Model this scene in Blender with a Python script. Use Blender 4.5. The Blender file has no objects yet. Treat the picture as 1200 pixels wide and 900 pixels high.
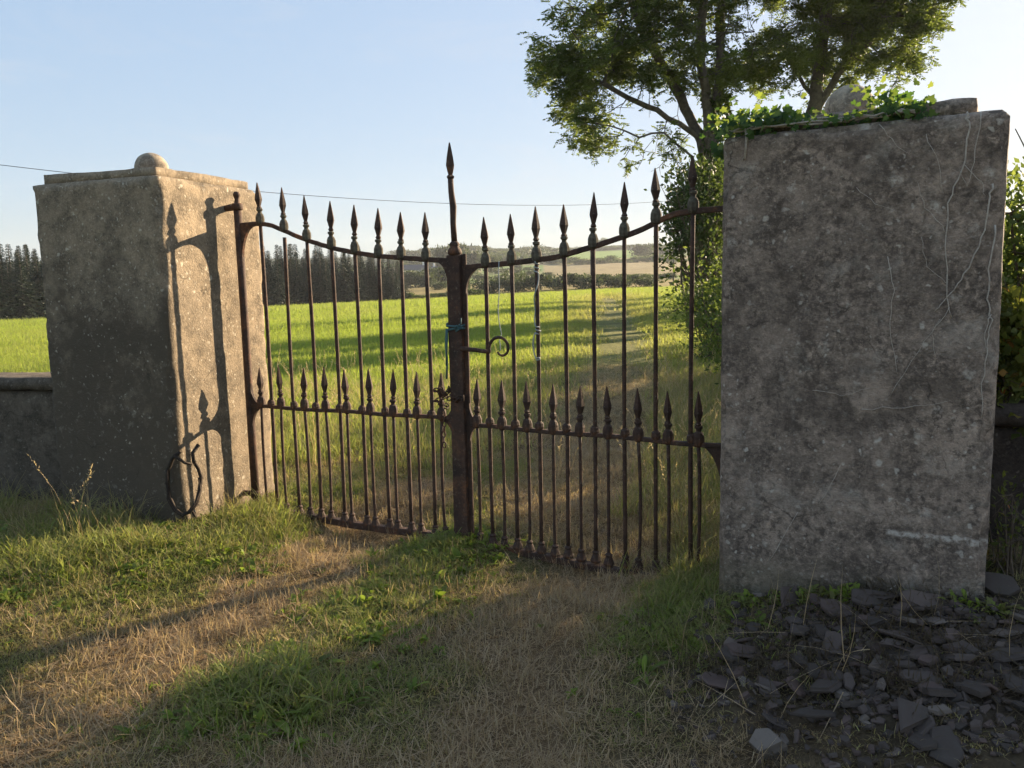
import bpy, math, random
import numpy as np
from mathutils import Vector, Matrix, Euler

rng = np.random.default_rng(7)
random.seed(7)
SC = bpy.context.scene
COL = SC.collection
R = math.radians

# ------------------------------------------------------------------ camera
EYE = 1.6
cam_d = bpy.data.cameras.new('camera')
cam = bpy.data.objects.new('camera', cam_d)
COL.objects.link(cam)
pitch, roll = math.atan(120 / 940), R(1.25)
f = Vector((0, math.cos(pitch), -math.sin(pitch)))
u0 = Vector((0, math.sin(pitch), math.cos(pitch)))
r0 = Vector((1, 0, 0))
rr = r0 * math.cos(roll) - u0 * math.sin(roll)
uu = u0 * math.cos(roll) + r0 * math.sin(roll)
M = Matrix((rr, uu, -f)).transposed().to_4x4()
M.translation = (0, 0, EYE)
cam.matrix_world = M
cam_d.sensor_width = 36
cam_d.lens = 36 * 940 / 1200
cam_d.clip_start = 0.05
cam_d.clip_end = 6000
SC.camera = cam

# ------------------------------------------------------------------ light
AZ, EL = R(50), R(15.8)
SUNV = Vector((math.sin(AZ) * math.cos(EL), math.cos(AZ) * math.cos(EL), math.sin(EL)))
w = bpy.data.worlds.new('World')
SC.world = w
w.use_nodes = True
nt = w.node_tree
bg = nt.nodes['Background']
sky = nt.nodes.new('ShaderNodeTexSky')
sky.sky_type = 'NISHITA'
sky.sun_disc = False
sky.sun_elevation = EL
sky.sun_rotation = AZ
sky.altitude = 50
sky.air_density = 1.0
sky.dust_density = 1.6
sky.ozone_density = 1.6
gm = nt.nodes.new('ShaderNodeGamma')
gm.inputs[1].default_value = .20
hs = nt.nodes.new('ShaderNodeHueSaturation')
hs.inputs['Saturation'].default_value = 2.2
nt.links.new(sky.outputs[0], gm.inputs[0])
nt.links.new(gm.outputs[0], hs.inputs['Color'])
tn = nt.nodes.new('ShaderNodeMix'); tn.data_type = 'RGBA'; tn.blend_type = 'MULTIPLY'
tn.inputs[0].default_value = 1
tn.inputs[7].default_value = (.86, .965, 1.12, 1)
nt.links.new(hs.outputs[0], tn.inputs[6])
tcw = nt.nodes.new('ShaderNodeTexCoord')
mpw = nt.nodes.new('ShaderNodeMapping'); mpw.inputs['Scale'].default_value = (1.6, 1.6, 9); mpw.inputs['Rotation'].default_value = (.12, .1, .3)
nzw = nt.nodes.new('ShaderNodeTexNoise'); nzw.inputs['Scale'].default_value = 2.2; nzw.inputs['Detail'].default_value = 7; nzw.inputs['Roughness'].default_value = .62; nzw.inputs['Distortion'].default_value = .8
rpw = nt.nodes.new('ShaderNodeMapRange'); rpw.inputs[1].default_value = .52; rpw.inputs[2].default_value = .78; rpw.inputs[4].default_value = .30
mxw = nt.nodes.new('ShaderNodeMix'); mxw.data_type = 'RGBA'; mxw.inputs[7].default_value = (1.35, 1.36, 1.40, 1)
nt.links.new(tcw.outputs['Generated'], mpw.inputs[0]); nt.links.new(mpw.outputs[0], nzw.inputs['Vector'])
nt.links.new(nzw.outputs['Fac'], rpw.inputs[0]); nt.links.new(rpw.outputs[0], mxw.inputs[0])
nt.links.new(tn.outputs[2], mxw.inputs[6])
nt.links.new(mxw.outputs[2], bg.inputs[0])
bg.inputs[1].default_value = 0.15
sd = bpy.data.lights.new('sun', 'SUN')
sd.energy = 4.2
sd.angle = R(0.6)
sd.color = (1.0, 0.80, 0.55)
sun = bpy.data.objects.new('sun', sd)
COL.objects.link(sun)
sun.rotation_euler = (-SUNV).to_track_quat('-Z', 'Y').to_euler()
vs = SC.view_settings
vs.view_transform = 'Standard'
vs.look = 'None'
vs.exposure = 1.97
vs.gamma = 1
vs.use_curve_mapping = False
SC.render.engine = 'CYCLES'
cy = SC.cycles
cy.max_bounces = 5
cy.use_adaptive_sampling = True
cy.adaptive_threshold = .025
cy.diffuse_bounces = 3
cy.glossy_bounces = 2
cy.transmission_bounces = 3
cy.transparent_max_bounces = 6
cy.use_denoising = True
try:
    cy.denoiser = 'OPENIMAGEDENOISE'
except Exception:
    pass

# ------------------------------------------------------------------ noise
def _hash(i, j, s):
    n = (i.astype(np.int64) * 374761393 + j.astype(np.int64) * 668265263 + s * 1442695041) & 0xFFFFFFFF
    n = ((n ^ (n >> 13)) * 1274126177) & 0xFFFFFFFF
    return ((n ^ (n >> 16)) & 0xFFFF) / 65535.0

def vnoise(x, y, s=0):
    x = np.asarray(x, float); y = np.asarray(y, float)
    i = np.floor(x); j = np.floor(y)
    fx = x - i; fy = y - j
    fx = fx * fx * (3 - 2 * fx); fy = fy * fy * (3 - 2 * fy)
    a = _hash(i, j, s); b = _hash(i + 1, j, s); c = _hash(i, j + 1, s); d = _hash(i + 1, j + 1, s)
    return (a * (1 - fx) + b * fx) * (1 - fy) + (c * (1 - fx) + d * fx) * fy

def fnoise(x, y, s=0, o=3):
    t = 0; a = 1; k = 0
    for q in range(o):
        t = t + a * vnoise(np.asarray(x) * 2 ** q, np.asarray(y) * 2 ** q, s + q * 17); k += a; a *= .5
    return t / k

# ------------------------------------------------------------------ materials
class NT:
    def __init__(self, name):
        self.m = bpy.data.materials.new(name)
        self.m.use_nodes = True
        self.t = self.m.node_tree
        self.t.nodes.clear()
        self.out = self.n('ShaderNodeOutputMaterial')
    def n(self, kind, **kw):
        q = self.t.nodes.new(kind)
        for k, v in kw.items():
            if hasattr(q, k) and k not in ('inputs',):
                setattr(q, k, v)
        return q
    def l(self, a, b):
        self.t.links.new(a, b)
    def coord(self, out='Object'):
        return self.n('ShaderNodeTexCoord').outputs[out]
    def noise(self, vec, scale, detail=4, rough=.6, dist=0):
        q = self.n('ShaderNodeTexNoise')
        q.inputs['Scale'].default_value = scale
        q.inputs['Detail'].default_value = detail
        q.inputs['Roughness'].default_value = rough
        q.inputs['Distortion'].default_value = dist
        if vec is not None: self.l(vec, q.inputs['Vector'])
        return q.outputs['Fac']
    def vor(self, vec, scale, feature='F1'):
        q = self.n('ShaderNodeTexVoronoi')
        q.feature = feature
        q.inputs['Scale'].default_value = scale
        self.l(vec, q.inputs['Vector'])
        return q
    def ramp(self, fac, stops):
        q = self.n('ShaderNodeValToRGB')
        e = q.color_ramp.elements
        while len(e) < len(stops): e.new(.5)
        for k, (p, c) in enumerate(stops):
            e[k].position = p
            e[k].color = (c[0], c[1], c[2], 1) if isinstance(c, (tuple, list)) else (c, c, c, 1)
        self.l(fac, q.inputs[0])
        return q.outputs[0]
    def mix(self, fac, a, b, mode='MIX'):
        q = self.n('ShaderNodeMix')
        q.data_type = 'RGBA'
        q.blend_type = mode
        for s, v in ((q.inputs[0], fac), (q.inputs[6], a), (q.inputs[7], b)):
            if isinstance(v, (int, float)): s.default_value = v
            elif isinstance(v, (tuple, list)): s.default_value = (v[0], v[1], v[2], 1)
            else: self.l(v, s)
        return q.outputs[2]
    def math(self, op, a, b=0.0, c=None):
        q = self.n('ShaderNodeMath')
        q.operation = op
        for k, v in enumerate((a, b) if c is None else (a, b, c)):
            if isinstance(v, (int, float)): q.inputs[k].default_value = v
            else: self.l(v, q.inputs[k])
        return q.outputs[0]
    def attr(self, name, kind='GEOMETRY', out='Fac'):
        q = self.n('ShaderNodeAttribute')
        q.attribute_name = name
        q.attribute_type = kind
        return q.outputs[out]
    def bump(self, h, strength=.5, dist=.01):
        q = self.n('ShaderNodeBump')
        q.inputs['Strength'].default_value = strength
        q.inputs['Distance'].default_value = dist
        self.l(h, q.inputs['Height'])
        return q.outputs['Normal']
    def bsdf(self, col, rough=.8, normal=None, spec=.3, metallic=0):
        q = self.n('ShaderNodeBsdfPrincipled')
        if isinstance(col, (tuple, list)): q.inputs['Base Color'].default_value = (*col, 1)
        else: self.l(col, q.inputs['Base Color'])
        if isinstance(rough, (int, float)): q.inputs['Roughness'].default_value = rough
        else: self.l(rough, q.inputs['Roughness'])
        q.inputs['Specular IOR Level'].default_value = spec
        q.inputs['Metallic'].default_value = metallic
        if normal is not None: self.l(normal, q.inputs['Normal'])
        return q.outputs[0]
    def done(self, sh):
        self.l(sh, self.out.inputs['Surface'])
        return self.m
    def leafy(self, col, tcol, tfac=.45, rough=.55, spec=.25):
        a = self.bsdf(col, rough, None, spec)
        b = self.n('ShaderNodeBsdfTranslucent')
        if isinstance(tcol, (tuple, list)): b.inputs[0].default_value = (*tcol, 1)
        else: self.l(tcol, b.inputs[0])
        q = self.n('ShaderNodeMixShader')
        q.inputs[0].default_value = tfac
        self.l(a, q.inputs[1]); self.l(b.outputs[0], q.inputs[2])
        return self.done(q.outputs[0])

def mat_leaf(name, dark, light, tdark, tlight, tfac=.45, extra=None):
    t = NT(name)
    a = t.attr('rnd')
    st = [(0, dark), (1, light)]
    ts = [(0, tdark), (1, tlight)]
    if extra: st = [(0, dark), (.85, light), (.97, extra)]; ts = [(0, tdark), (.85, tlight), (.97, extra)]
    return t.leafy(t.ramp(a, st), t.ramp(a, ts), tfac)

def mat_grass(name, greens, dries, tr=1.6):
    t = NT(name)
    tint = t.attr('tint', 'INSTANCER')
    r = t.attr('rnd')
    g = t.ramp(r, [(0, greens[0]), (1, greens[1])])
    d = t.ramp(r, [(0, dries[0]), (1, dries[1])])
    jit = t.math('ADD', tint, t.math('MULTIPLY', t.math('SUBTRACT', r, .5), .5))
    fac = t.n('ShaderNodeClamp'); t.l(jit, fac.inputs[0])
    c = t.mix(fac.outputs[0], d, g)
    # tips a little paler and drier
    h = t.attr('hgt')
    c = t.mix(t.math('MULTIPLY', h, .35), c, dries[1])
    tc = t.mix(1.0, c, (tr, tr * 1.05, tr * .75), 'MULTIPLY')
    return t.leafy(c, tc, .42, .6, .2)

def mat_concrete(name, base, dark, pale, stain_dir=0, streak=False, cover=.0, bloom=False, mott=.4):
    t = NT(name)
    v = t.coord()
    big = t.noise(v, 1.7, 5, .65, .6)
    med = t.noise(v, 7, 5, .7)
    fine = t.noise(v, 70, 3, .7)
    grit = t.vor(v, 120).outputs['Distance']
    c = t.mix(t.ramp(big, [(.35, 0), (.65, 1)]), base, dark)
    c = t.mix(t.ramp(med, [(.44, 0), (.60, .85)]), c, [x * .55 for x in dark])
    c = t.mix(t.math('MULTIPLY', t.ramp(fine, [(.45, 0), (.7, 1)]), .5), c, [x * 1.25 for x in base])
    c = t.mix(t.math('MULTIPLY', t.ramp(grit, [(.12, 1), (.3, 0)]), .35), c, [x * .35 for x in dark])
    m2 = t.noise(v, 30, 5, .68, .4)
    m3 = t.noise(v, 5.5, 4, .6)
    amt = t.math('MULTIPLY', t.ramp(m3, [(.36, .15), (.6, 1)]), mott)
    c = t.mix(t.math('MULTIPLY', t.ramp(m2, [(.50, 0), (.60, 1)]), amt), c, [x * .42 for x in dark])
    c = t.mix(t.math('MULTIPLY', t.ramp(m2, [(.34, 1), (.44, 0)]), amt), c, [x * 1.35 for x in base])
    # lichen: pale blots and flecks
    warp = t.n('ShaderNodeVectorMath'); warp.operation = 'ADD'
    nz = t.n('ShaderNodeTexNoise'); nz.inputs['Scale'].default_value = 25; t.l(v, nz.inputs['Vector'])
    sc = t.n('ShaderNodeVectorMath'); sc.operation = 'SCALE'; sc.inputs['Scale'].default_value = .045
    t.l(nz.outputs['Color'], sc.inputs[0]); t.l(v, warp.inputs[0]); t.l(sc.outputs[0], warp.inputs[1])
    zone = t.ramp(t.noise(v, 3.1, 4, .6), [(.42 - cover, 0), (.60 - cover, 1)])
    for scale, lo, hi, amt in ((13, .11, .19, .7), (27, .12, .24, .75), (48, .14, .28, .35)):
        vo = t.vor(warp.outputs[0], scale)
        rn = t.n('ShaderNodeSeparateColor'); t.l(vo.outputs['Color'], rn.inputs[0])
        keep = t.ramp(rn.outputs[0], [(.66, 0), (.72, 1)])
        spot = t.math('MULTIPLY', t.ramp(vo.outputs['Distance'], [(lo, 1), (hi, 0)]), keep)
        spot = t.math('MULTIPLY', t.math('MULTIPLY', spot, zone), amt)
        c = t.mix(spot, c, pale)
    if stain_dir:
        # black algal staining from the foot, thinned higher up to paint in lens flare
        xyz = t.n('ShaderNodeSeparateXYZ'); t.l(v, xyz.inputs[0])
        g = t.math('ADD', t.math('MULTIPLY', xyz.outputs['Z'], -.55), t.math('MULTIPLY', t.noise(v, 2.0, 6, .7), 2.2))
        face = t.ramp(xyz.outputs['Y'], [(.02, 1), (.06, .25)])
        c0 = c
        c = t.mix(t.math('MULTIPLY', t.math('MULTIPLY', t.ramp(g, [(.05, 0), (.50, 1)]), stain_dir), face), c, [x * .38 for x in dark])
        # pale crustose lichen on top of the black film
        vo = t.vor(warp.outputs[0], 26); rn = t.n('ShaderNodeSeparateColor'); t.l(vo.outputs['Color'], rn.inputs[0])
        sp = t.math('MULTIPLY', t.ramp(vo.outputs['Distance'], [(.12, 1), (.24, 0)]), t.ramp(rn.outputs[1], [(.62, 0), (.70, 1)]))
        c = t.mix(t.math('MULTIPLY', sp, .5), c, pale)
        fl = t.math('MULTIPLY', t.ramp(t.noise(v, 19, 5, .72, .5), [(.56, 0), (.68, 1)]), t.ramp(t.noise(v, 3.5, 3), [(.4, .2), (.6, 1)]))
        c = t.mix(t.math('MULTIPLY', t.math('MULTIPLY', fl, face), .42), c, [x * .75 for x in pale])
    if bloom:
        # powdery pale wash, and mossy splash staining at the foot
        c = t.mix(t.math('MULTIPLY', t.ramp(t.noise(v, 4.3, 7, .75, .8), [(.54, 0), (.70, 1)]), .45), c, [x * .8 for x in pale])
        c = t.mix(t.math('MULTIPLY', t.ramp(t.noise(v, 2.6, 7, .7, 1.2), [(.50, 0), (.60, 1)]), .55), c, [x * .45 for x in dark])
        vo = t.vor(warp.outputs[0], 9); rn = t.n('ShaderNodeSeparateColor'); t.l(vo.outputs['Color'], rn.inputs[0])
        col = t.math('MULTIPLY', t.ramp(vo.outputs['Distance'], [(.16, 1), (.30, 0)]), t.ramp(rn.outputs[2], [(.70, 0), (.76, 1)]))
        c = t.mix(t.math('MULTIPLY', t.math('MULTIPLY', col, t.ramp(t.noise(v, 45, 4, .7), [(.40, 0), (.6, 1)])), .7), c, pale)
        xyz = t.n('ShaderNodeSeparateXYZ'); t.l(v, xyz.inputs[0])
        ft = t.math('ADD', xyz.outputs['Z'], t.math('MULTIPLY', t.noise(v, 6, 5, .7), .5))
        c = t.mix(t.math('MULTIPLY', t.ramp(ft, [(.38, 1), (.62, 0)]), .7), c, (.075, .07, .038))
        xyz = t.n('ShaderNodeSeparateXYZ'); t.l(v, xyz.inputs[0])
        zz = t.math('ADD', xyz.outputs['Z'], t.math('MULTIPLY', t.math('SUBTRACT', t.noise(v, 14, 4), .5), .045))
        band = t.ramp(t.math('ABSOLUTE', t.math('SUBTRACT', zz, .535)), [(.006, 1), (.016, 0)])
        xr = t.math('MULTIPLY', t.ramp(xyz.outputs['X'], [(.70, 0), (.715, 1)]), t.ramp(t.noise(v, 22, 5, .75), [(.40, 0), (.52, 1)]))
        c = t.mix(t.math('MULTIPLY', t.math('MULTIPLY', band, xr), .8), c, (.56, .50, .43))
    if streak:
        # rust coloured runs
        mp = t.n('ShaderNodeMapping'); mp.inputs['Scale'].default_value = (9, 9, .5); t.l(v, mp.inputs[0])
        c = t.mix(t.math('MULTIPLY', t.ramp(t.noise(mp.outputs[0], 1, 3), [(.55, 0), (.8, 1)]), .35), c, (.16, .11, .07))
    wv = t.n('ShaderNodeVectorMath'); wv.operation = 'ADD'
    nz2 = t.n('ShaderNodeTexNoise'); nz2.inputs['Scale'].default_value = 4; nz2.inputs['Detail'].default_value = 6; t.l(v, nz2.inputs['Vector'])
    sc2 = t.n('ShaderNodeVectorMath'); sc2.operation = 'SCALE'; sc2.inputs['Scale'].default_value = .45
    t.l(nz2.outputs['Color'], sc2.inputs[0]); t.l(v, wv.inputs[0]); t.l(sc2.outputs[0], wv.inputs[1])
    cr = t.math('MULTIPLY', t.ramp(t.vor(wv.outputs[0], 1.15, 'DISTANCE_TO_EDGE').outputs['Distance'], [(.0015, 1), (.005, 0)]), t.ramp(t.noise(v, 2.3, 2), [(.48, 0), (.56, 1)]))
    c = t.mix(t.math('MULTIPLY', cr, .8), c, [x * .25 for x in dark])
    hgt = t.math('ADD', t.math('MULTIPLY', med, .6), t.math('ADD', t.math('MULTIPLY', fine, .5), t.math('MULTIPLY', grit, .12)))
    return t.done(t.bsdf(c, .92, t.bump(hgt, .9, .012), .2))

def mat_rust():
    t = NT('rusty_iron')
    v = t.coord()
    a = t.noise(v, 9, 6, .7); b = t.noise(v, 55, 4, .7)
    c = t.ramp(a, [(.3, (.028, .018, .013)), (.5, (.064, .034, .022)), (.72, (.130, .062, .033))])
    c = t.mix(t.ramp(t.noise(v, 4.5, 5, .75), [(.56, 0), (.70, .75)]), c, (.22, .085, .032))
    c = t.mix(t.ramp(b, [(.58, 0), (.72, .6)]), c, (.21, .17, .135))
    c = t.mix(t.ramp(b, [(.3, .8), (.42, 0)]), c, (.02, .012, .01))
    return t.done(t.bsdf(c, .78, t.bump(b, .8, .004), .35))

def mat_simple(name, a, b, scale=20, rough=.85, bump=.4, dist=.005, spec=.25):
    t = NT(name)
    v = t.coord()
    n = t.noise(v, scale, 5, .65)
    return t.done(t.bsdf(t.ramp(n, [(.3, a), (.7, b)]), rough, t.bump(n, bump, dist), spec))

def mat_slate():
    t = NT('slate')
    v = t.coord()
    q = t.n('ShaderNodeObjectInfo')
    base = t.ramp(q.outputs['Random'], [(0, (.060, .048, .040)), (.5, (.098, .075, .064)), (.8, (.115, .078, .066)), (1, (.17, .14, .115))])
    n = t.noise(v, 30, 5, .7)
    c = t.mix(t.ramp(n, [(.5, 0), (.75, .45)]), base, (.09, .08, .07))
    c = t.mix(t.ramp(t.noise(v, 9, 3), [(.55, 0), (.75, .5)]), c, (.05, .045, .03))
    return t.done(t.bsdf(c, .85, t.bump(n, .6, .004), .12))

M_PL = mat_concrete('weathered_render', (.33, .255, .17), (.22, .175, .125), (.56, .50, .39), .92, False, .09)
M_PR = mat_concrete('lichened_render', (.36, .275, .21), (.17, .132, .105), (.54, .48, .40), .0, False, .10, True, .8)
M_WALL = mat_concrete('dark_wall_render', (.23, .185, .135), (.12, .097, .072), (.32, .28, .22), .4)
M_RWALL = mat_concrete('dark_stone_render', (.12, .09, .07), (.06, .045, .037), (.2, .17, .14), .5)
M_BALL = mat_concrete('weathered_ball', (.40, .33, .24), (.26, .21, .16), (.52, .48, .40), 0)
M_RUST = mat_rust()
M_SLATE = mat_slate()
M_BARK = mat_simple('ash_bark', (.055, .045, .038), (.15, .125, .105), 6, .9, .8, .05)
M_STEM = mat_simple('woody_stem', (.07, .05, .035), (.16, .12, .085), 40, .85)
M_VINE = mat_simple('dead_vine', (.30, .25, .20), (.50, .44, .37), 60, .85)
M_THORN = mat_simple('dark_bramble_stem', (.018, .013, .01), (.05, .035, .025), 60, .8)
M_TWINE = mat_simple('blue_green_twine', (.03, .075, .08), (.10, .18, .18), 200, .7)
M_STRING = mat_simple('pale_string', (.26, .29, .29), (.42, .44, .42), 200, .7)
M_POLE = mat_simple('pole_wood', (.06, .05, .04), (.14, .12, .10), 8, .9)
M_WIRE = mat_simple('black_cable', (.02, .02, .02), (.05, .05, .05), 20, .6)
M_WHITE = mat_simple('white_render', (.6, .6, .57), (.75, .74, .7), 3, .9, .2)
M_ROOF = mat_simple('slate_roof', (.06, .06, .07), (.12, .12, .13), 3, .8, .2)
M_GLASS = mat_simple('window_glass', (.02, .025, .03), (.04, .045, .05), 3, .15, .0)
M_EFFLO = mat_simple('lime_bloom', (.42, .42, .41), (.68, .67, .64), 60, .95, .6, .004)

L_ASH = mat_leaf('ash_leaf', (.045, .066, .018), (.115, .145, .038), (.07, .105, .018), (.30, .37, .065), .50)
L_IVY = mat_leaf('ivy_leaf', (.03, .07, .02), (.10, .17, .035), (.08, .16, .02), (.34, .40, .055), .45)
L_IVYD = mat_leaf('dark_ivy_leaf', (.03, .055, .016), (.10, .14, .035), (.06, .10, .015), (.24, .32, .05), .42)
L_DARK = mat_leaf('dark_shrub_leaf', (.026, .045, .015), (.075, .105, .030), (.04, .07, .012), (.17, .23, .04), .38)
L_BUSH = mat_leaf('hedge_leaf', (.04, .065, .018), (.12, .155, .04), (.08, .13, .02), (.34, .40, .07), .45)
L_AUT = mat_leaf('bramble_leaf', (.04, .06, .018), (.13, .15, .035), (.10, .14, .02), (.40, .40, .06), .45, (.50, .17, .035))
L_FAR = mat_leaf('far_bush_leaf', (.030, .046, .022), (.075, .10, .04), (.05, .075, .02), (.14, .18, .05), .3)
L_CON = mat_leaf('spruce_needles', (.010, .020, .014), (.032, .052, .030), (.012, .022, .012), (.04, .06, .03), .15)

G_NEAR = mat_grass('short_grass', ((.05, .10, .012), (.18, .25, .026)), ((.26, .165, .088), (.58, .42, .25)))
G_STRAW = mat_grass('straw', ((.16, .13, .06), (.30, .25, .12)), ((.26, .175, .10), (.58, .43, .27)), 1.2)
G_FIELD = mat_grass('meadow_grass', ((.115, .185, .016), (.265, .335, .032)), ((.19, .17, .06), (.34, .29, .13)), 2.0)

# ------------------------------------------------------------------ mesh helpers
def tag(o, label=None, cat=None, group=None, kind=None):
    if cat and not kind: kind = 'thing'
    if label: o['label'] = label
    if cat: o['category'] = cat
    if group: o['group'] = group
    if kind: o['kind'] = kind
    return o

def link(o, parent=None):
    COL.objects.link(o)
    if parent is not None: o.parent = parent
    return o

def empty(name, loc=(0, 0, 0), rz=0, parent=None):
    o = bpy.data.objects.new(name, None)
    o.location = loc
    o.rotation_euler = (0, 0, rz)
    o.empty_display_size = .1
    return link(o, parent)

def np_mesh(name, V, quads=None, tris=None, mat=None, attrs=None, smooth=False):
    """fast mesh from arrays; attrs: name -> per-vertex floats"""
    me = bpy.data.meshes.new(name)
    V = np.asarray(V, np.float32)
    nq = 0 if quads is None else len(quads)
    ntr = 0 if tris is None else len(tris)
    me.vertices.add(len(V))
    me.vertices.foreach_set('co', V.ravel())
    loops = []
    if nq: loops.append(np.asarray(quads, np.int32).ravel())
    if ntr: loops.append(np.asarray(tris, np.int32).ravel())
    lp = np.concatenate(loops) if loops else np.zeros(0, np.int32)
    me.loops.add(len(lp))
    me.loops.foreach_set('vertex_index', lp)
    me.polygons.add(nq + ntr)
    st = np.concatenate([np.arange(nq) * 4, nq * 4 + np.arange(ntr) * 3]).astype(np.int32)
    me.polygons.foreach_set('loop_start', st)
    if smooth:
        me.polygons.foreach_set('use_smooth', np.ones(nq + ntr, bool))
    me.update(calc_edges=True)
    if attrs:
        for k, a in attrs.items():
            a = np.asarray(a, np.float32)
            if a.ndim == 2:
                at = me.attributes.new(k, 'FLOAT_COLOR', 'POINT')
                at.data.foreach_set('color', np.concatenate([a, np.ones((len(a), 1), np.float32)], 1).ravel())
            else:
                at = me.attributes.new(k, 'FLOAT', 'POINT')
                at.data.foreach_set('value', a)
    if mat: me.materials.append(mat)
    me.validate()
    return me

def ob(name, me, parent=None, loc=(0, 0, 0)):
    o = bpy.data.objects.new(name, me)
    o.location = loc
    return link(o, parent)

class MB:
    def __init__(self):
        self.v = []; self.f = []
    def add(self, V, F):
        b = len(self.v)
        self.v.extend([tuple(map(float, p)) for p in V])
        self.f.extend([tuple(b + i for i in q) for q in F])
        return self
    def box(self, c, s, rot=None):
        P = []
        for z in (-1, 1):
            for x, y in ((-1, -1), (1, -1), (1, 1), (-1, 1)):
                p = Vector((x * s[0] / 2, y * s[1] / 2, z * s[2] / 2))
                if rot is not None: p = rot @ p
                P.append(p + Vector(c))
        return self.add(P, [(3, 2, 1, 0), (4, 5, 6, 7), (0, 1, 5, 4), (1, 2, 6, 5), (2, 3, 7, 6), (3, 0, 4, 7)])
    def tube(self, pts, rad, n=8, cap=True, flat=1.0):
        pts = [Vector(p) for p in pts]
        m = len(pts)
        if isinstance(rad, (int, float)): rad = [rad] * m
        V = []; prev = None
        for i, p in enumerate(pts):
            d = (pts[min(i + 1, m - 1)] - pts[max(i - 1, 0)])
            if d.length < 1e-9: d = Vector((0, 0, 1))
            d.normalize()
            if prev is None:
                a = Vector((0, 0, 1)) if abs(d.z) < .9 else Vector((1, 0, 0))
                s = d.cross(a).normalized()
            else:
                s = (prev - d * prev.dot(d)).normalized()
            prev = s
            t = d.cross(s)
            for k in range(n):
                an = 2 * math.pi * k / n
                V.append(p + (s * math.cos(an) + t * math.sin(an) * flat) * rad[i])
        F = []
        for i in range(m - 1):
            for k in range(n):
                F.append((i * n + k, i * n + (k + 1) % n, (i + 1) * n + (k + 1) % n, (i + 1) * n + k))
        if cap:
            F.append(tuple(range(n - 1, -1, -1)))
            F.append(tuple((m - 1) * n + k for k in range(n)))
        return self.add(V, F)
    def lathe(self, c, prof, n=12, ang=0, sq=False):
        c = Vector(c)
        V = []; m = len(prof)
        for r, z in prof:
            for k in range(n):
                an = ang + 2 * math.pi * k / n
                V.append(c + Vector((r * math.cos(an), r * math.sin(an), z)))
        F = []
        for i in range(m - 1):
            for k in range(n):
                F.append((i * n + k, i * n + (k + 1) % n, (i + 1) * n + (k + 1) % n, (i + 1) * n + k))
        F.append(tuple(range(n - 1, -1, -1)))
        F.append(tuple((m - 1) * n + k for k in range(n)))
        return self.add(V, F)
    def plate(self, pts2, y0, y1):
        """closed outline in local XZ extruded along Y"""
        n = len(pts2)
        V = [(x, y0, z) for x, z in pts2] + [(x, y1, z) for x, z in pts2]
        F = [tuple(range(n)), tuple(range(2 * n - 1, n - 1, -1))]
        for i in range(n):
            j = (i + 1) % n
            F.append((i, n + i, n + j, j))
        return self.add(V, F)
    def mesh(self, name, mat, smooth=False):
        me = bpy.data.meshes.new(name)
        me.from_pydata(self.v, [], self.f)
        me.validate()
        if smooth: me.polygons.foreach_set('use_smooth', [True] * len(me.polygons))
        me.materials.append(mat)
        me.update()
        import bmesh
        bm = bmesh.new(); bm.from_mesh(me)
        bmesh.ops.recalc_face_normals(bm, faces=bm.faces)
        bm.to_mesh(me); bm.free()
        return me
    def build(self, name, mat, parent=None, smooth=False, loc=(0, 0, 0)):
        return ob(name, self.mesh(name, mat, smooth), parent, loc)

def bevel(o, w=.004, seg=2):
    m = o.modifiers.new('bevel', 'BEVEL')
    m.width = w; m.segments = seg; m.limit_method = 'ANGLE'
    return o

def unit(a):
    return a / np.maximum(np.linalg.norm(a, axis=1, keepdims=True), 1e-9)

def leaves_np(P, D, L, asp=.4, droop=0.15):
    """one folded rhombic leaf per point. returns V, quads, per-vertex index of leaf"""
    n = len(P)
    D = unit(D)
    S = unit(np.cross(D, rng.normal(size=(n, 3))))
    N = np.cross(S, D)
    L = np.broadcast_to(np.asarray(L, float), (n,))[:, None]
    W = L * asp * .5
    V = np.empty((n, 4, 3))
    V[:, 0] = P
    V[:, 1] = P + D * L * .45 + S * W + N * L * .06
    V[:, 2] = P + D * L - N * L * droop
    V[:, 3] = P + D * L * .45 - S * W + N * L * .06
    q = np.arange(n * 4).reshape(n, 4)
    return V.reshape(-1, 3), q, np.repeat(np.arange(n), 4)

def leaf_object(name, P, D, L, mat, parent, rnd=None, asp=.4, loc=(0, 0, 0)):
    V, q, idx = leaves_np(P, D, L, asp)
    if rnd is None: rnd = rng.random(len(P))
    return ob(name, np_mesh(name, V, q, mat=mat, attrs={'rnd': rnd[idx]}), parent, loc)

def frusta(A, B, ra, rb, n=5):
    """many separate tapered tubes at once (branch segments)"""
    m = len(A)
    D = unit(B - A)
    ref = np.where(np.abs(D[:, 2:3]) < .9, np.array([[0, 0, 1.]]), np.array([[1., 0, 0]]))
    S = unit(np.cross(D, ref)); T = np.cross(D, S)
    an = np.arange(n) * 2 * np.pi / n
    ring = S[:, None] * np.cos(an)[None, :, None] + T[:, None] * np.sin(an)[None, :, None]
    Ext = D * (np.minimum(ra, rb) * .3)[:, None]
    V = np.concatenate([(A - Ext)[:, None] + ring * ra[:, None, None], (B + Ext)[:, None] + ring * rb[:, None, None]], 1)
    base = (np.arange(m) * 2 * n)[:, None]
    k = np.arange(n); k2 = (k + 1) % n
    q = np.stack([base + k, base + k2, base + n + k2, base + n + k], -1).reshape(-1, 4)
    return V.reshape(-1, 3), q

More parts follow.
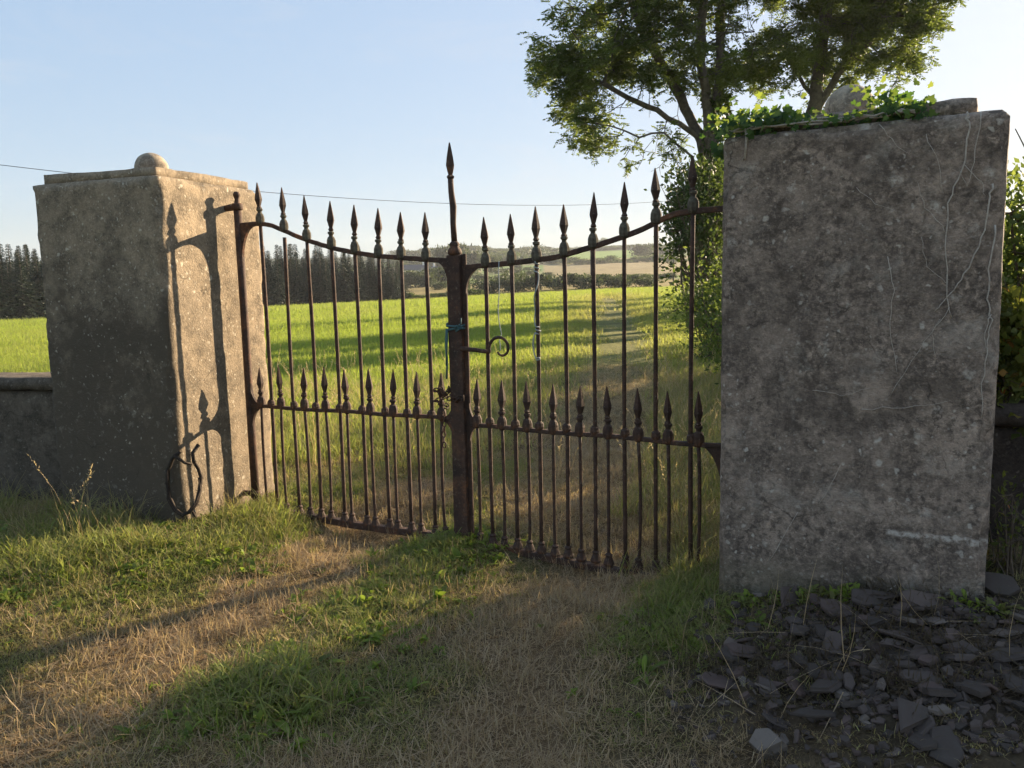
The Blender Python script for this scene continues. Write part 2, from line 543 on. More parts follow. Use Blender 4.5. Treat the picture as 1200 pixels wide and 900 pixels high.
# ------------------------------------------------------------------ terrain
EAZ = np.array([-60, -32.4, -29.7, -16.3, -8.0, -4.1, 6.0, 11.9, 30, 60.])
ESL = np.array([-.0313, -.0311, -.0311, -.0252, -.0219, -.0194, -.0137, -.0116, -.009, -.009])
EDI = np.array([118, 120, 122, 134, 145, 150, 165, 178, 190, 190.])
RID = np.array([.031, .031, .031, .032, .0345, .0375, .0375, .035, .03, .03])

def edge_of(az):
    return np.interp(az, EAZ, EDI), np.interp(az, EAZ, ESL), np.interp(az, EAZ, RID)

BUMPS = [(-2.7, 4.75, .035, .75), (-2.3, 4.1, .035, .5), (-3.4, 4.6, .06, .9), (1.55, 3.35, .14, .65), (2.5, 3.1, .20, .8),
         (-.30, 4.85, .05, .28), (-.95, 5.15, -.085, .38), (.45, 4.40, -.075, .42), (-1.75, 5.35, .04, .2), (-1.4, 3.7, -.03, .6),
         (1.25, 2.6, .06, .4), (.1, 3.0, -.02, .5), (3.2, 4.2, .25, .9), (-1.0, 3.2, .02, .3)]

def hgt(x, y):
    x = np.asarray(x, float); y = np.asarray(y, float)
    d = np.hypot(x, y)
    az = np.degrees(np.arctan2(x, y))
    azc = np.clip(az, -60, 60)
    E, se, rid = edge_of(azc)
    ze = EYE + se * E
    t = np.clip((d - 10) / (E - 10), 0, 1)
    z = ze * t
    # beyond the field: gently up to the ridge
    s = np.clip((d - E) / (900 - E), 0, 1)
    slope = se + (rid - se) * (s ** .62)
    zf = EYE + slope * d
    zf = np.where(d > 900, EYE + rid * 900 - (d - 900) * .03, zf)
    z = np.where(d > E, zf, z)
    fade = np.clip((80 - np.abs(az)) / 20, 0, 1)
    z = z * fade
    for bx, by, a, sg in BUMPS:
        z = z + a * np.exp(-((x - bx) ** 2 + (y - by) ** 2) / (2 * sg * sg))
    near = np.clip(1 - d / 60, 0, 1)
    z = z + near * (.05 * (fnoise(x * 1.3, y * 1.3, 3) - .5) + .02 * (fnoise(x * 6, y * 6, 9) - .5))
    mid = np.clip((d - 12) / 30, 0, 1)
    z = z + mid * .35 * (fnoise(x / 14., y / 14., 5) - .5) + np.clip((d - 200) / 200, 0, 1) * 4 * (fnoise(x / 70., y / 70., 8) - .5)
    return z

def segdist(x, y, pts):
    best = np.full(np.shape(x), 1e9)
    for (ax, ay), (bx, by) in zip(pts[:-1], pts[1:]):
        vx, vy = bx - ax, by - ay
        t = np.clip(((x - ax) * vx + (y - ay) * vy) / (vx * vx + vy * vy), 0, 1)
        best = np.minimum(best, np.hypot(x - ax - t * vx, y - ay - t * vy))
    return best

PATH1 = [(-.7, 6.2), (-1.0, 5.2), (-1.2, 4.35), (-1.5, 3.6), (-1.75, 3.0), (-1.9, 2.2), (-2.1, 1.0)]
PATH2 = [(1.6, 9.5), (.8, 5.6), (.5, 4.3), (.22, 3.7), (.04, 3.05), (-.03, 2.4), (-.1, 1)]
TRACK = [(.6, 5.5), (.95, 8.7), (2.0, 14.6), (3.3, 24), (5, 40), (11, 90)]

def dry_of(x, y):
    """0 green .. 1 bleached/dry, near and along the track"""
    n = fnoise(x * 2.3, y * 2.3, 21)
    d1 = segdist(x, y, PATH1); d2 = segdist(x, y, PATH2); d3 = segdist(x, y, TRACK)
    a = np.clip(1.25 - d1 / .50, 0, 1)
    b = np.clip(1.2 - d2 / .52, 0, 1) * .9
    c = np.clip(1.35 - d3 / (.75 + .02 * y), 0, 1) * .95 * (y > 5)
    dr = np.maximum(np.maximum(a, b), c)
    dr = np.maximum(dr, .32 * (y < 6))
    # foot of the picture: dry mat across
    dr = np.maximum(dr, np.clip((2.95 - y) / .5, 0, 1) * .75 * (x > -.9))
    # long strawy grass just behind the gate
    dr = np.maximum(dr, .55 * np.exp(-((y - 7.2 + .55 * x) / 1.6) ** 2) * (x < .6))
    return np.clip(dr + (n - .5) * 1.1, 0, 1)

def cover(x, y):
    """local base colour of the ground sheet"""
    d = np.hypot(x, y)
    az = np.degrees(np.arctan2(x, y))
    azc = np.clip(az, -60, 60)
    E, se, rid = edge_of(azc)
    s = (hgt(x, y) - EYE) / np.maximum(d, 1)
    n = fnoise(x / 9., y / 9., 31)[:, None]
    n2 = fnoise(x * 1.7, y * 1.7, 32)[:, None]
    dr = dry_of(x, y)[:, None]
    soil = np.array([.060, .046, .032]); drymat = np.array([.27, .18, .10]); green = np.array([.05, .075, .02])
    near = green * (1 - dr) + drymat * dr
    near = near * (.6 + .5 * n2) * .8 + soil * .2
    field = np.array([.15, .21, .025]) * (1 - n * .3) + np.array([.16, .17, .03]) * n * .5
    trk = np.clip(1.2 - segdist(x, y, TRACK) / (1.0 + .03 * np.abs(y)), 0, 1)[:, None]
    field = field * (1 - trk * .7) + np.array([.19, .16, .08]) * trk * .7
    k = np.clip((d - 9) / 8, 0, 1)[:, None]
    c = near * (1 - k) + field * k
    # slate rubble ground
    rub = np.clip(1.3 - np.hypot((x - 1.6) / 1.25, (y - 2.75) / .85), 0, 1)[:, None]
    c = c * (1 - rub) + np.array([.070, .052, .038]) * rub
    rough = np.array([.24, .19, .075]) * (.7 + .6 * n); fgreen = np.array([.13, .17, .05]) * (.8 + .4 * n)
    tan = np.array([.27, .215, .11]) * (.8 + .4 * n); wood = np.array([.04, .055, .03]) * np.ones_like(n)
    lime = np.array([.15, .24, .05]) * np.ones_like(n)
    def put(mask, col):
        nonlocal c
        m = mask[:, None].astype(float)
        c = c * (1 - m) + col * m
    far = d > E
    put(far, rough)
    put(far & (s > -.002), fgreen)
    put(far & (az > -1) & (s > -.001), np.where(n > .5, fgreen, tan))
    put(far & (az > 2.3) & (s > .003) & (s < .0255), tan)
    put(far & (az > 3.4) & (az < 9.5) & (s >= .0255) & (s < .0345), lime)
    put(far & (az <= 3.4) & (s > .02), wood)
    put(far & (az >= 9.5) & (s > .0255), fgreen)
    left = far & (az <= 2.3) & (az > -9)
    put(left & (s > .003) & (s < .012), fgreen * 1.05)
    put(left & (s >= .012) & (s < .020), np.where((az < -2)[:, None], tan, lime * .8 + .03))
    put(left & (s >= .020) & (s < .027), np.where((az < -4.5)[:, None], fgreen, tan * .8))
    put(far & (s >= .0345), wood * 1.3)
    return c

azs = np.unique(np.concatenate([np.arange(-180, -50, 2.0), np.arange(-50, -34, .6), np.arange(-34, 35, .22), np.arange(35, 50, .6), np.arange(50, 180, 2.0)]))
rad = np.concatenate([[0.02], np.geomspace(.5, 1300, 300)])
RA, AA = np.meshgrid(rad, np.radians(azs), indexing='ij')
gx = (RA * np.sin(AA)).ravel(); gy = (RA * np.cos(AA)).ravel()
gz = hgt(gx, gy)
na, nr = len(azs), len(rad)
ii, jj = np.meshgrid(np.arange(nr - 1), np.arange(na), indexing='ij')
j2 = (jj + 1) % na
quads = np.stack([ii * na + jj, (ii + 1) * na + jj, (ii + 1) * na + j2, ii * na + j2], -1).reshape(-1, 4)[:, ::-1]

def mat_ground():
    t = NT('ground_cover')
    v = t.coord()
    c = t.attr('Col', 'GEOMETRY', 'Color')
    fine = t.noise(v, 28, 6, .75); mid = t.noise(v, 3.3, 5, .65)
    c = t.mix(1.0, c, t.ramp(fine, [(.25, (.45, .42, .38)), (.75, (1.5, 1.5, 1.45))]), 'MULTIPLY')
    c = t.mix(1.0, c, t.ramp(mid, [(.3, .8), (.7, 1.2)]), 'MULTIPLY')
    far = t.noise(v, .35, 6, .7)
    c = t.mix(1.0, c, t.ramp(far, [(.3, .75), (.7, 1.25)]), 'MULTIPLY')
    return t.done(t.bsdf(c, .95, t.bump(t.math('ADD', fine, mid), .8, .03), .1))

gme = np_mesh('ground', np.stack([gx, gy, gz], 1), quads, mat=mat_ground(), attrs={'Col': cover(gx, gy)}, smooth=True)
tag(ob('ground', gme), kind='structure')

def H(x, y):
    return float(hgt(np.array([x]), np.array([y]))[0])

# ------------------------------------------------------------------ pillars
def rough_box(name, sx, sy, sz, mat, parent, z0=0, step=.03, amp=.004, chip=.02, seed=0, taper=0):
    """box in local coords x 0..sx, y 0..sy, z z0..z0+sz, grid surface with worn edges"""
    r = np.random.default_rng(seed)
    V = {}; P = []; F = []
    nx, ny, nz = max(2, int(sx / step)), max(2, int(sy / step)), max(2, int(sz / step))
    def vid(i, j, k):
        key = (i, j, k)
        if key not in V:
            V[key] = len(P)
            P.append((i / nx * sx, j / ny * sy, k / nz * sz))
        return V[key]
    for i in range(nx):
        for k in range(nz):
            F.append((vid(i, 0, k), vid(i + 1, 0, k), vid(i + 1, 0, k + 1), vid(i, 0, k + 1)))
            F.append((vid(i + 1, ny, k), vid(i, ny, k), vid(i, ny, k + 1), vid(i + 1, ny, k + 1)))
    for j in range(ny):
        for k in range(nz):
            F.append((vid(0, j + 1, k), vid(0, j, k), vid(0, j, k + 1), vid(0, j + 1, k + 1)))
            F.append((vid(nx, j, k), vid(nx, j + 1, k), vid(nx, j + 1, k + 1), vid(nx, j, k + 1)))
    for i in range(nx):
        for j in range(ny):
            F.append((vid(i, j, nz), vid(i + 1, j, nz), vid(i + 1, j + 1, nz), vid(i, j + 1, nz)))
            F.append((vid(i, j + 1, 0), vid(i + 1, j + 1, 0), vid(i + 1, j, 0), vid(i, j, 0)))
    P = np.array(P)
    c = np.array([sx, sy, sz]) / 2
    ax = np.abs(P - c); dist = c - ax                      # distance to each pair of faces
    sgn = np.sign(P - c)
    srt = np.sort(dist, 1)
    edge = srt[:, 1]                                       # 0 on an edge
    sd_ = int(seed) * 5
    ncoord = P[:, 0] * 1.3 + P[:, 1] * 1.7
    n1 = fnoise(ncoord * 5 + 3, P[:, 2] * 5, 40 + sd_); n2 = fnoise(ncoord * 14, P[:, 2] * 14, 50 + sd_)
    big = fnoise(ncoord * 1.4, P[:, 2] * 1.4, 60 + sd_)
    chipd = chip * np.clip(1 - edge / .022, 0, 1) * (.25 + 1.6 * np.clip(n1 - .45, 0, 1) * 2 + n2 * .4)
    on = (dist < 1e-6).astype(float)
    P = P - sgn * on * chipd[:, None] * .7
    P = P + sgn * on * (amp * 2 * (n2 - .5) + .014 * (big - .5))[:, None]
    P[:, 2] += z0
    me = np_mesh(name, P, np.array(F), mat=mat, smooth=True)
    return ob(name, me, parent)

def ball(name, c, r, mat, parent, seed):
    V = []; F = []
    nu, nv = 28, 18
    mb = MB()
    prof = [(max(.001, r * math.sin(math.pi * i / nv)), -r * math.cos(math.pi * i / nv)) for i in range(nv + 1)]
    mb.lathe((0, 0, 0), prof, nu)
    o = mb.build(name, mat, parent, True, c)
    for v in o.data.vertices:
        k = 1 + .05 * (float(fnoise(np.array([v.co.x * 18 + 4]), np.array([v.co.z * 18 + v.co.y * 9]), seed)[0]) - .5)
        v.co = v.co * k
    return o

# left pillar: near corner (-2.189,5.13); front face runs to the left/back
lp = empty('gate_pillar', (-2.189, 5.13, 0), math.atan2(-.336, .942))
tag(lp, 'square rendered gate pillar on the left, one side sunlit and striped by gate shadows', 'gate pillar')
# local x runs from the far left edge to the near corner -> shift origin
W = 1.055
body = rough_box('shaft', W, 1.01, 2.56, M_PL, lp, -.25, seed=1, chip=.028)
body.location = (-W, 0, 0)
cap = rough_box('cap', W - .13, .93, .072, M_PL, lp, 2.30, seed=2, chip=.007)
cap.location = (-W + .085, .035, 0)
ball('ball_finial', (-W / 2 + .03, .50, 2.435), .112, M_BALL, lp, 3)

rp = empty('gate_pillar', (.937, 3.59, 0), math.atan2(-.511, .859))
tag(rp, 'large shaded lichen speckled gate pillar on the right with dead stems on its face', 'gate pillar')
body = rough_box('shaft', 1.07, 1.07, 2.45, M_PR, rp, -.25, seed=4, chip=.034)
cap = rough_box('cap', .93, .90, .075, M_PR, rp, 2.195, seed=5, chip=.014)
cap.location = (.03, .085, 0)
ball('ball_finial', (.44, .50, 2.345), .110, M_BALL, rp, 6)
# walls that run off from the pillars
def wall(name, label, a, b, th, h, mat, seed, cop=.10):
    a = Vector((a[0], a[1], 0)); b = Vector((b[0], b[1], 0)); d = b - a
    o = empty(name, a, math.atan2(d.y, d.x))
    tag(o, label, 'wall')
    rough_box('wall_face', d.length, th, h - cop + .3, mat, o, -.3, step=.06, amp=.012, seed=seed)
    c = rough_box('coping', d.length, th + .08, cop, mat, o, h - cop + .002, step=.06, amp=.01, chip=.03, seed=seed + 1)
    c.location = (0, -.04, 0)
    return o
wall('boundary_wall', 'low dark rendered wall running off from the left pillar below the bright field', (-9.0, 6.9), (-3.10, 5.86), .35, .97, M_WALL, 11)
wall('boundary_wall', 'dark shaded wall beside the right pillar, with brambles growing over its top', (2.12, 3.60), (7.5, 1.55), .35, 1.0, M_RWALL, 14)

# ------------------------------------------------------------------ gate
SPEAR = MB()
def spear_profile():
    return [(.011, .095), (.019, .105), (.012, .118), (.017, .135), (.0255, .165), (.022, .19), (.013, .235), (.003, .285)]
SPEAR.lathe((0, 0, 0), spear_profile(), 6)
SPEAR_ME = SPEAR.mesh('spearhead', M_RUST)
BOSS = MB()
BOSS.lathe((0, 0, 0), [(.013, -.018), (.026, -.008), (.030, .012), (.029, .038), (.022, .058), (.014, .066), (.014, .076), (.021, .082), (.021, .093), (.011, .098)], 10)
M_BOSS = mat_simple('lichened_iron', (.05, .035, .026), (.15, .135, .095), 40, .9, .6, .003)
BOSS_ME = BOSS.mesh('boss', M_BOSS, False)
BOSS_DARK = BOSS.mesh('boss', M_RUST, False)
KNOT = MB().lathe((0, 0, 0), [(.012, -.012), (.022, -.006), (.027, .012), (.024, .032), (.012, .044)], 10)
KNOT_ME = KNOT.mesh('collar', M_RUST)
FOOT = MB().lathe((0, 0, 0), [(.028, 0), (.032, .012), (.024, .032), (.017, .05), (.021, .06), (.011, .072)], 10)
FOOT_ME = FOOT.mesh('foot_collar', M_RUST)

def interp(tab, x):
    xs, zs = zip(*tab)
    return float(np.interp(x, xs, zs))

def smooth_curve(tab, x0, x1, n):
    xs = np.linspace(x0, x1, n)
    z = np.array([np.mean([interp(tab, x + o) for o in np.linspace(-.04, .04, 7)]) for x in xs])
    return xs, z

def rail(name, xs, zs, parent, th=.020, h=.030):
    mb = MB()
    pts = [(x, 0, z) for x, z in zip(xs, zs)]
    n = len(pts)
    V = []; F = []
    for i, (x, y, z) in enumerate(pts):
        j = .0025 * (random.random() - .5)
        for sy, sz in ((-1, -1), (1, -1), (1, 1), (-1, 1)):
            V.append((x, sy * th / 2 + j, z + sz * h / 2 + j))
    for i in range(n - 1):
        for k in range(4):
            F.append((i * 4 + k, i * 4 + (k + 1) % 4, i * 4 + 4 + (k + 1) % 4, i * 4 + 4 + k))
    F.append((0, 1, 2, 3)); F.append((n * 4 - 1, n * 4 - 2, n * 4 - 3, n * 4 - 4))
    return bevel(mb.add(V, F).build(name, M_RUST, parent), .004, 1)

def bar(name, parent, x, z0, z1, r, spear_z, mid=None, gap=0, lean=0.0, spear_s=1.0):
    n = 9
    pts = []
    bx = random.uniform(-.006, .006); by = random.uniform(-.006, .006)
    for i in range(n):
        t = i / (n - 1)
        s = math.sin(t * math.pi)
        pts.append((bx * s + lean * t * (1 - t) * 4, by * s, z0 + (z1 - gap - z0) * t))
    rad = [r * random.uniform(.92, 1.06) for _ in pts]
    o = MB().tube(pts, rad, 8).build(name, M_RUST, parent, True, (x, 0, 0))
    s = bpy.data.objects.new('spearhead', SPEAR_ME)
    s.location = (0, 0, spear_z); s.rotation_euler = (random.uniform(-.03, .03), random.uniform(-.03, .03), random.uniform(0, 1)); s.scale = (spear_s, spear_s, random.uniform(.94, 1.04))
    link(s, o)
    s = bpy.data.objects.new('boss', BOSS_DARK if mid is None else BOSS_ME); s.location = (0, 0, spear_z); s.rotation_euler = (0, 0, random.random()); s.scale = (spear_s,) * 3; link(s, o)
    if mid is not None:
        k = bpy.data.objects.new('collar', KNOT_ME); k.location = (0, 0, mid + .012); link(k, o)
    k = bpy.data.objects.new('foot_collar', FOOT_ME); k.location = (0, 0, z0); link(k, o)
    return o

def gusset(x, z, dx, dz):
    """curved bracket outline in XZ filling the corner at (x,z)"""
    pts = [(x, z), (x + dx, z)]
    for k in range(1, 8):
        t = k / 8
        a = t * math.pi / 2
        pts.append((x + dx * (1 - math.sin(a)), z + dz * (1 - math.cos(a))))
    pts.append((x, z + dz))
    return pts

# ---- left leaf
gl = empty('gate_leaf', (-1.885, 5.70, 0), math.atan2(-.821, 1.547))
tag(gl, 'rusty wrought iron gate leaf on the left, carrying the thick centre post with tall spike', 'gate')
TL = [(0, 2.030), (.167, 2.034), (.30, 2.020), (.398, 1.982), (.603, 1.905), (.811, 1.847), (1.005, 1.807), (1.194, 1.779), (1.358, 1.763), (1.549, 1.746), (1.75, 1.731)]
xs, zs = smooth_curve(TL, .0, 1.72, 50)
rail('top_rail', xs, zs, gl)
xs = np.linspace(0, 1.72, 30)
rail('middle_rail', xs, .757 + .012 * xs / 1.7 + .003 * np.sin(xs * 9), gl, .030, .024)
rail('bottom_rail', xs, -.005 + .006 * np.sin(xs * 5), gl, .050, .045)
for k, (x, tip) in enumerate([(.207, 2.324), (.420, 2.262), (.615, 2.177), (.822, 2.114), (1.012, 2.076), (1.200, 2.043), (1.373, 2.029), (1.557, 2.018)]):
    zr = interp(TL, x)
    bar('tall_bar', gl, x, .0, zr, .0125, zr + .008, .757, .045 if k == 1 else 0)
for k, x in enumerate([.113, .300, .515, .702, .885, 1.080, 1.264, 1.449, 1.633]):
    bar('short_bar', gl, x, .0, .76, .0100, .768, None, 0, random.uniform(-.012, .012))
# hinge stile
mb = MB()
mb.tube([(0, 0, .02), (.0, 0, .6), (0.002, 0, 1.4), (0, 0, 2.16)], [.030, .028, .027, .027], 8)
mb.lathe((0, 0, 2.14), [(.024, 0), (.034, .02), (.034, .03), (.02, .04), (.016, .07), (.022, .09), (.026, .10), (.016, .12)], 10)
st = mb.build('hinge_stile', M_RUST, gl, True)
mb = MB()
mb.plate(gusset(.024, 2.018, .13, -.26), -.010, .010)
mb.build('bracket', M_RUST, gl)
mb = MB(); mb.plate(gusset(.024, .745, .10, -.14), -.010, .010); mb.plate(gusset(.024, .77, .10, .13), -.010, .010)
mb.build('bracket', M_RUST, gl)
# straps that reach back into the pillar (towards its inner face)
mb = MB()
mb.tube([(0.02, 0, 2.155), (-.05, -.01, 2.155), (-.14, -.03, 2.145), (-.30, -.06, 2.14)], [.020, .024, .020, .020], 8)
mb.lathe((0, 0, 2.135), [(.034, 0), (.038, .01), (.038, .035), (.034, .045)], 10)
mb.build('hinge', M_RUST, gl, True)
mb = MB()
mb.tube([(0.0, 0, .11), (-.14, -.03, .11), (-.28, -.06, .11)], .022, 8)
mb.lathe((0, 0, .085), [(.034, 0), (.038, .01), (.038, .04), (.034, .05)], 10)
mb.build('hinge', M_RUST, gl, True)
# centre post: hollow square post with flared foot, tall spike on top
PX = 1.765
mb = MB()
ring = []
for z, wx, wy, ox in ((-.10, .15, .085, .012), (.0, .125, .075, .010), (.10, .100, .062, 0), (.5, .096, .058, 0), (1.2, .094, .058, 0), (1.765, .092, .058, 0)):
    ring.append([(PX + ox + sx * wx / 2, sy * wy / 2, z) for sx, sy in ((-1, -1), (1, -1), (1, 1), (-1, 1))])
V = [p for r_ in ring for p in r_]; F = []
for i in range(len(ring) - 1):
    for k in range(4):
        F.append((i * 4 + k, i * 4 + (k + 1) % 4, i * 4 + 4 + (k + 1) % 4, i * 4 + 4 + k))
F += [(3, 2, 1, 0), tuple(len(V) - 4 + k for k in range(4))]
post = bevel(MB().add(V, F).build('centre_post', M_RUST, gl), .006, 2)
mb = MB()
mb.lathe((PX, 0, 1.762), [(.030, 0), (.044, .012), (.040, .035), (.026, .052), (.030, .062), (.030, .072), (.018, .085)], 12)
mb.tube([(PX, 0, 1.84), (PX - .006, .002, 1.95), (PX - .001, 0, 2.05), (PX - .012, 0, 2.14), (PX - .014, 0, 2.215)], [.019, .018, .021, .018, .017], 8)
sp = mb.build('spike_rod', M_RUST, post, True)
mb = MB()
mb.lathe((PX - .014, 0, 2.21), [(.014, 0), (.024, .008), (.026, .016), (.014, .026), (.020, .045), (.028, .080), (.022, .125), (.012, .175), (.004, .212)], 6)
mb.build('spearhead', M_RUST, post)
mb = MB()
mb.plate(gusset(PX - .044, 1.738, -.11, -.18), -.010, .010)
mb.build('bracket', M_RUST, gl)
mb = MB(); mb.plate(gusset(PX - .044, .770, -.09, .10), -.010, .010); mb.plate(gusset(PX - .044, .755, -.09, -.14), -.010, .010)
mb.build('bracket', M_RUST, gl)

# ---- right leaf
OR = Vector((-.30, 4.862, 0))
gr = empty('gate_leaf', OR, R(-30.3))
tag(gr, 'rusty wrought iron gate leaf on the right, with the small scroll latch and pale string', 'gate')
TR = [(0, 1.686), (.059, 1.691), (.364, 1.707), (.64, 1.727), (.9, 1.783), (1.144, 1.850), (1.33, 1.928), (1.45, 1.935), (1.85, 1.935)]
xs, zs = smooth_curve(TR, .05, 1.615, 50)
rail('top_rail', xs, zs, gr)
xs = np.linspace(.05, 1.615, 30)
rail('middle_rail', xs, .736 + .003 * np.sin(xs * 8), gr, .030, .024)
rail('bottom_rail', xs, -.02 - .02 * xs / 1.7 + .006 * np.sin(xs * 4), gr, .050, .042)
for k, (x, tip) in enumerate([(.187, 0), (.363, 0), (.526, 0), (.702, 0), (.877, 0), (1.059, 0), (1.236, 0), (1.432, 0)]):
    zr = interp(TR, x)
    bar('tall_bar', gr, x, .0, zr, .0125, zr + .006, .736, spear_s=1.0)
for k, x in enumerate([.096, .272, .446, .616, .785, .957, 1.135, 1.304, 1.470]):
    bar('short_bar', gr, x, -.005, .735, .0100, .738, None, 0, random.uniform(-.010, .010))
mb = MB()
mb.box((.030, .006, .88), (.034, .016, 1.78))
bevel(mb.build('meeting_stile', M_RUST, gr), .003, 1)
mb = MB(); mb.plate(gusset(.046, 1.693, .13, -.16), -.008, .008); mb.build('bracket', M_RUST, gr)
mb = MB(); mb.plate(gusset(.046, .74, .10, .13), -.008, .008); mb.plate(gusset(.046, .735, .08, -.10), -.008, .008); mb.build('bracket', M_RUST, gr)
mb = MB()
mb.tube([(1.618, 0, -.02), (1.618, 0, 1.0), (1.618, 0, 2.05)], .027, 8)
mb.lathe((1.618, 0, 2.04), [(.024, 0), (.034, .02), (.02, .04), (.024, .09), (.014, .12)], 10)
mb.build('hinge_stile', M_RUST, gr, True)
mb = MB(); mb.plate(gusset(1.596, .735, -.135, -.26), -.010, .010); mb.build('bracket', M_RUST, gr)
mb = MB(); mb.tube([(1.618, 0, 1.90), (1.90, .0, 1.90)], .02, 8); mb.build('hinge', M_RUST, gr)
mb = MB(); mb.tube([(1.618, 0, .16), (1.90, .0, .16)], .02, 8); mb.build('hinge', M_RUST, gr)
# scroll latch
pts = [(.015, -.030, 1.205), (.06, -.032, 1.203), (.12, -.032, 1.200), (.185, -.032, 1.193), (.215, -.032, 1.190)]
cx, cz = .290, 1.218
for k in range(26):
    t = k / 25
    a = math.pi * 1.12 - t * math.pi * 1.95
    rr_ = .078 * (1 - t * .62)
    pts.append((cx + rr_ * math.cos(a) + .010 * t, -.032, cz + rr_ * math.sin(a) - .010 * t))
rd = [.016, .014, .013, .012, .011] + [.0105 - .004 * k / 25 for k in range(26)]
MB().tube(pts, rd, 8).build('scroll_latch', M_RUST, gr, True)

# ---- chain, twine, strings
def torus_link(c, axis, up, a=.020, b=.012, r=.0042):
    c = Vector(c); up = Vector(up).normalized(); side = Vector(axis).normalized()
    pts = []
    for k in range(15):
        t = 2 * math.pi * k / 14
        pts.append(c + up * (a * math.cos(t)) + side * (b * math.sin(t)))
    return MB().tube(pts, r, 6, cap=False)
glM = Matrix.Translation((-1.885, 5.70, 0)) @ Matrix.Rotation(math.atan2(-.821, 1.547), 4, 'Z')
chain = empty('chain', (-1.885, 5.70, 0), math.atan2(-.821, 1.547))
tag(chain, 'rusty chain knotted round the last short spike and the centre post', 'chain')
cpts = []
for k in range(13):                                        # coil round spike
    a = k * .95
    cpts.append((1.633 + .034 * math.cos(a), .034 * math.sin(a), .835 + .010 * k))
for k in range(8):                                         # run to the post
    t = k / 7
    cpts.append((1.66 + .055 * t, -.034, .955 - .03 * math.sin(t * 3.1) + .0 * t))
for k in range(6):                                         # round the post
    t = k / 5
    cpts.append((1.72 + .10 * t, -.040, .900 + .012 * math.sin(t * 9)))
for k in range(7):                                         # loose end
    cpts.append((1.662 + .004 * math.sin(k), -.022, .80 - .033 * k))
for k, p in enumerate(cpts):
    nx = cpts[min(k + 1, len(cpts) - 1)]
    d = Vector(nx) - Vector(p)
    if d.length < 1e-4 or d.length > .09: d = Vector((0, 0, -1))
    ax = d.cross(Vector((0, 1, 0) if k % 2 else (.3, .2, 1)))
    if ax.length < 1e-4: ax = Vector((1, 0, 0))
    torus_link(p, ax, d, .019, .0115, .0040).build('link', M_RUST, chain, True)

tw = empty('twine', (-1.885, 5.70, 0), math.atan2(-.821, 1.547))
tag(tw, 'blue green twine tied round the centre post with a loose end hanging down', 'twine')
mb = MB()
for k in range(3):
    z0 = 1.318 + .016 * k
    pts = []
    for q in range(25):
        t = q / 24 * 4
        s = int(t) % 4; u_ = t - int(t)
        hw, hd = .052, .034
        cor = [(-hw, -hd), (hw, -hd), (hw, hd), (-hw, hd)]
        a_, b_ = cor[s], cor[(s + 1) % 4]
        pts.append((PX + a_[0] + (b_[0] - a_[0]) * u_, a_[1] + (b_[1] - a_[1]) * u_, z0 + .010 * math.sin(t * 1.3 + k * 2)))
    mb.tube(pts, .0072, 6)
mb.tube([(PX + .01, -.040, 1.33), (PX + .03, -.052, 1.345), (PX + .045, -.042, 1.325), (PX + .02, -.05, 1.31)], .006, 6)
mb.build('binding', M_TWINE, tw, True)
mb = MB()
mb.tube([(PX - .052, -.036, 1.325), (PX - .058, -.040, 1.24), (PX - .056, -.038, 1.12), (PX - .060, -.040, 1.02)], .0060, 6)
mb.tube([(PX - .046, -.038, 1.32), (PX - .050, -.042, 1.22), (PX - .060, -.042, 1.10)], .0045, 6)
mb.tube([(PX + .02, -.050, 1.33), (PX + .06, -.05, 1.36), (PX + .055, -.04, 1.39)], .0035, 6)
mb.build('loose_end', M_TWINE, tw, True)

stg = empty('string', OR, R(-30.3))
tag(stg, 'thin pale string hanging from the top rail down to the scroll latch', 'string')
pts = [(.285, -.012, 1.72)] + [(.285 + .012 * math.sin(k * .8) * (k / 8), -.02, 1.70 - .045 * k) for k in range(1, 10)] + [(.285, -.03, 1.26), (.30, -.045, 1.24), (.296, -.04, 1.20)]
MB().tube(pts, .0028, 5).build('strand', M_STRING, stg, True)
stg = empty('string', OR, R(-30.3))
tag(stg, 'pale string wound down the third tall bar of the right gate leaf', 'string')
pts = []
for k in range(80):
    t = k / 79
    a = -1.9 + 1.5 * math.sin(t * 7) + (6.283 * 2 * min(1, max(0, (t - .05) / .12))) + (6.283 * 2 * min(1, max(0, (t - .90) / .10)))
    pts.append((.526 + .0165 * math.cos(a), .0165 * math.sin(a), 1.72 - .42 * t))
for k in range(8):
    pts.append((.526 - .012 - .010 * math.sin(k * .5), -.018, 1.30 - .02 * k))
pts += [(.545, -.02, 1.165), (.55, -.022, 1.155), (.525, -.02, 1.15)]
MB().tube(pts, .0040, 5).build('strand', M_STRING, stg, True)

# ---- bramble wreath hung on the left pillar's near corner
wr = empty('bramble_loop', (-2.16, 5.06, 0))
tag(wr, 'loop of dark dead bramble stem hanging at the near corner of the left pillar', 'bramble')
mb = MB(); th = MB()
ringp = [(-2.15, 5.07, .545), (-2.21, 5.10, .50), (-2.25, 5.11, .42), (-2.262, 5.115, .33), (-2.25, 5.105, .24), (-2.215, 5.09, .17), (-2.16, 5.065, .135),
         (-2.11, 5.075, .15), (-2.085, 5.12, .19), (-2.07, 5.15, .27), (-2.06, 5.165, .36), (-2.068, 5.15, .42), (-2.085, 5.13, .47), (-2.085, 5.12, .53), (-2.06, 5.16, .575)]
loc = lambda p: (p[0] + 2.16, p[1] - 5.06, p[2] + .01)
mb.tube([loc(p) for p in ringp], [.011 + .003 * random.random() for _ in ringp], 7)
mb.tube([loc((p[0] + .012 * math.sin(i * 2.1), p[1] - .012, p[2] + .012 * math.cos(i))) for i, p in enumerate(ringp[2:11])], .006, 6)
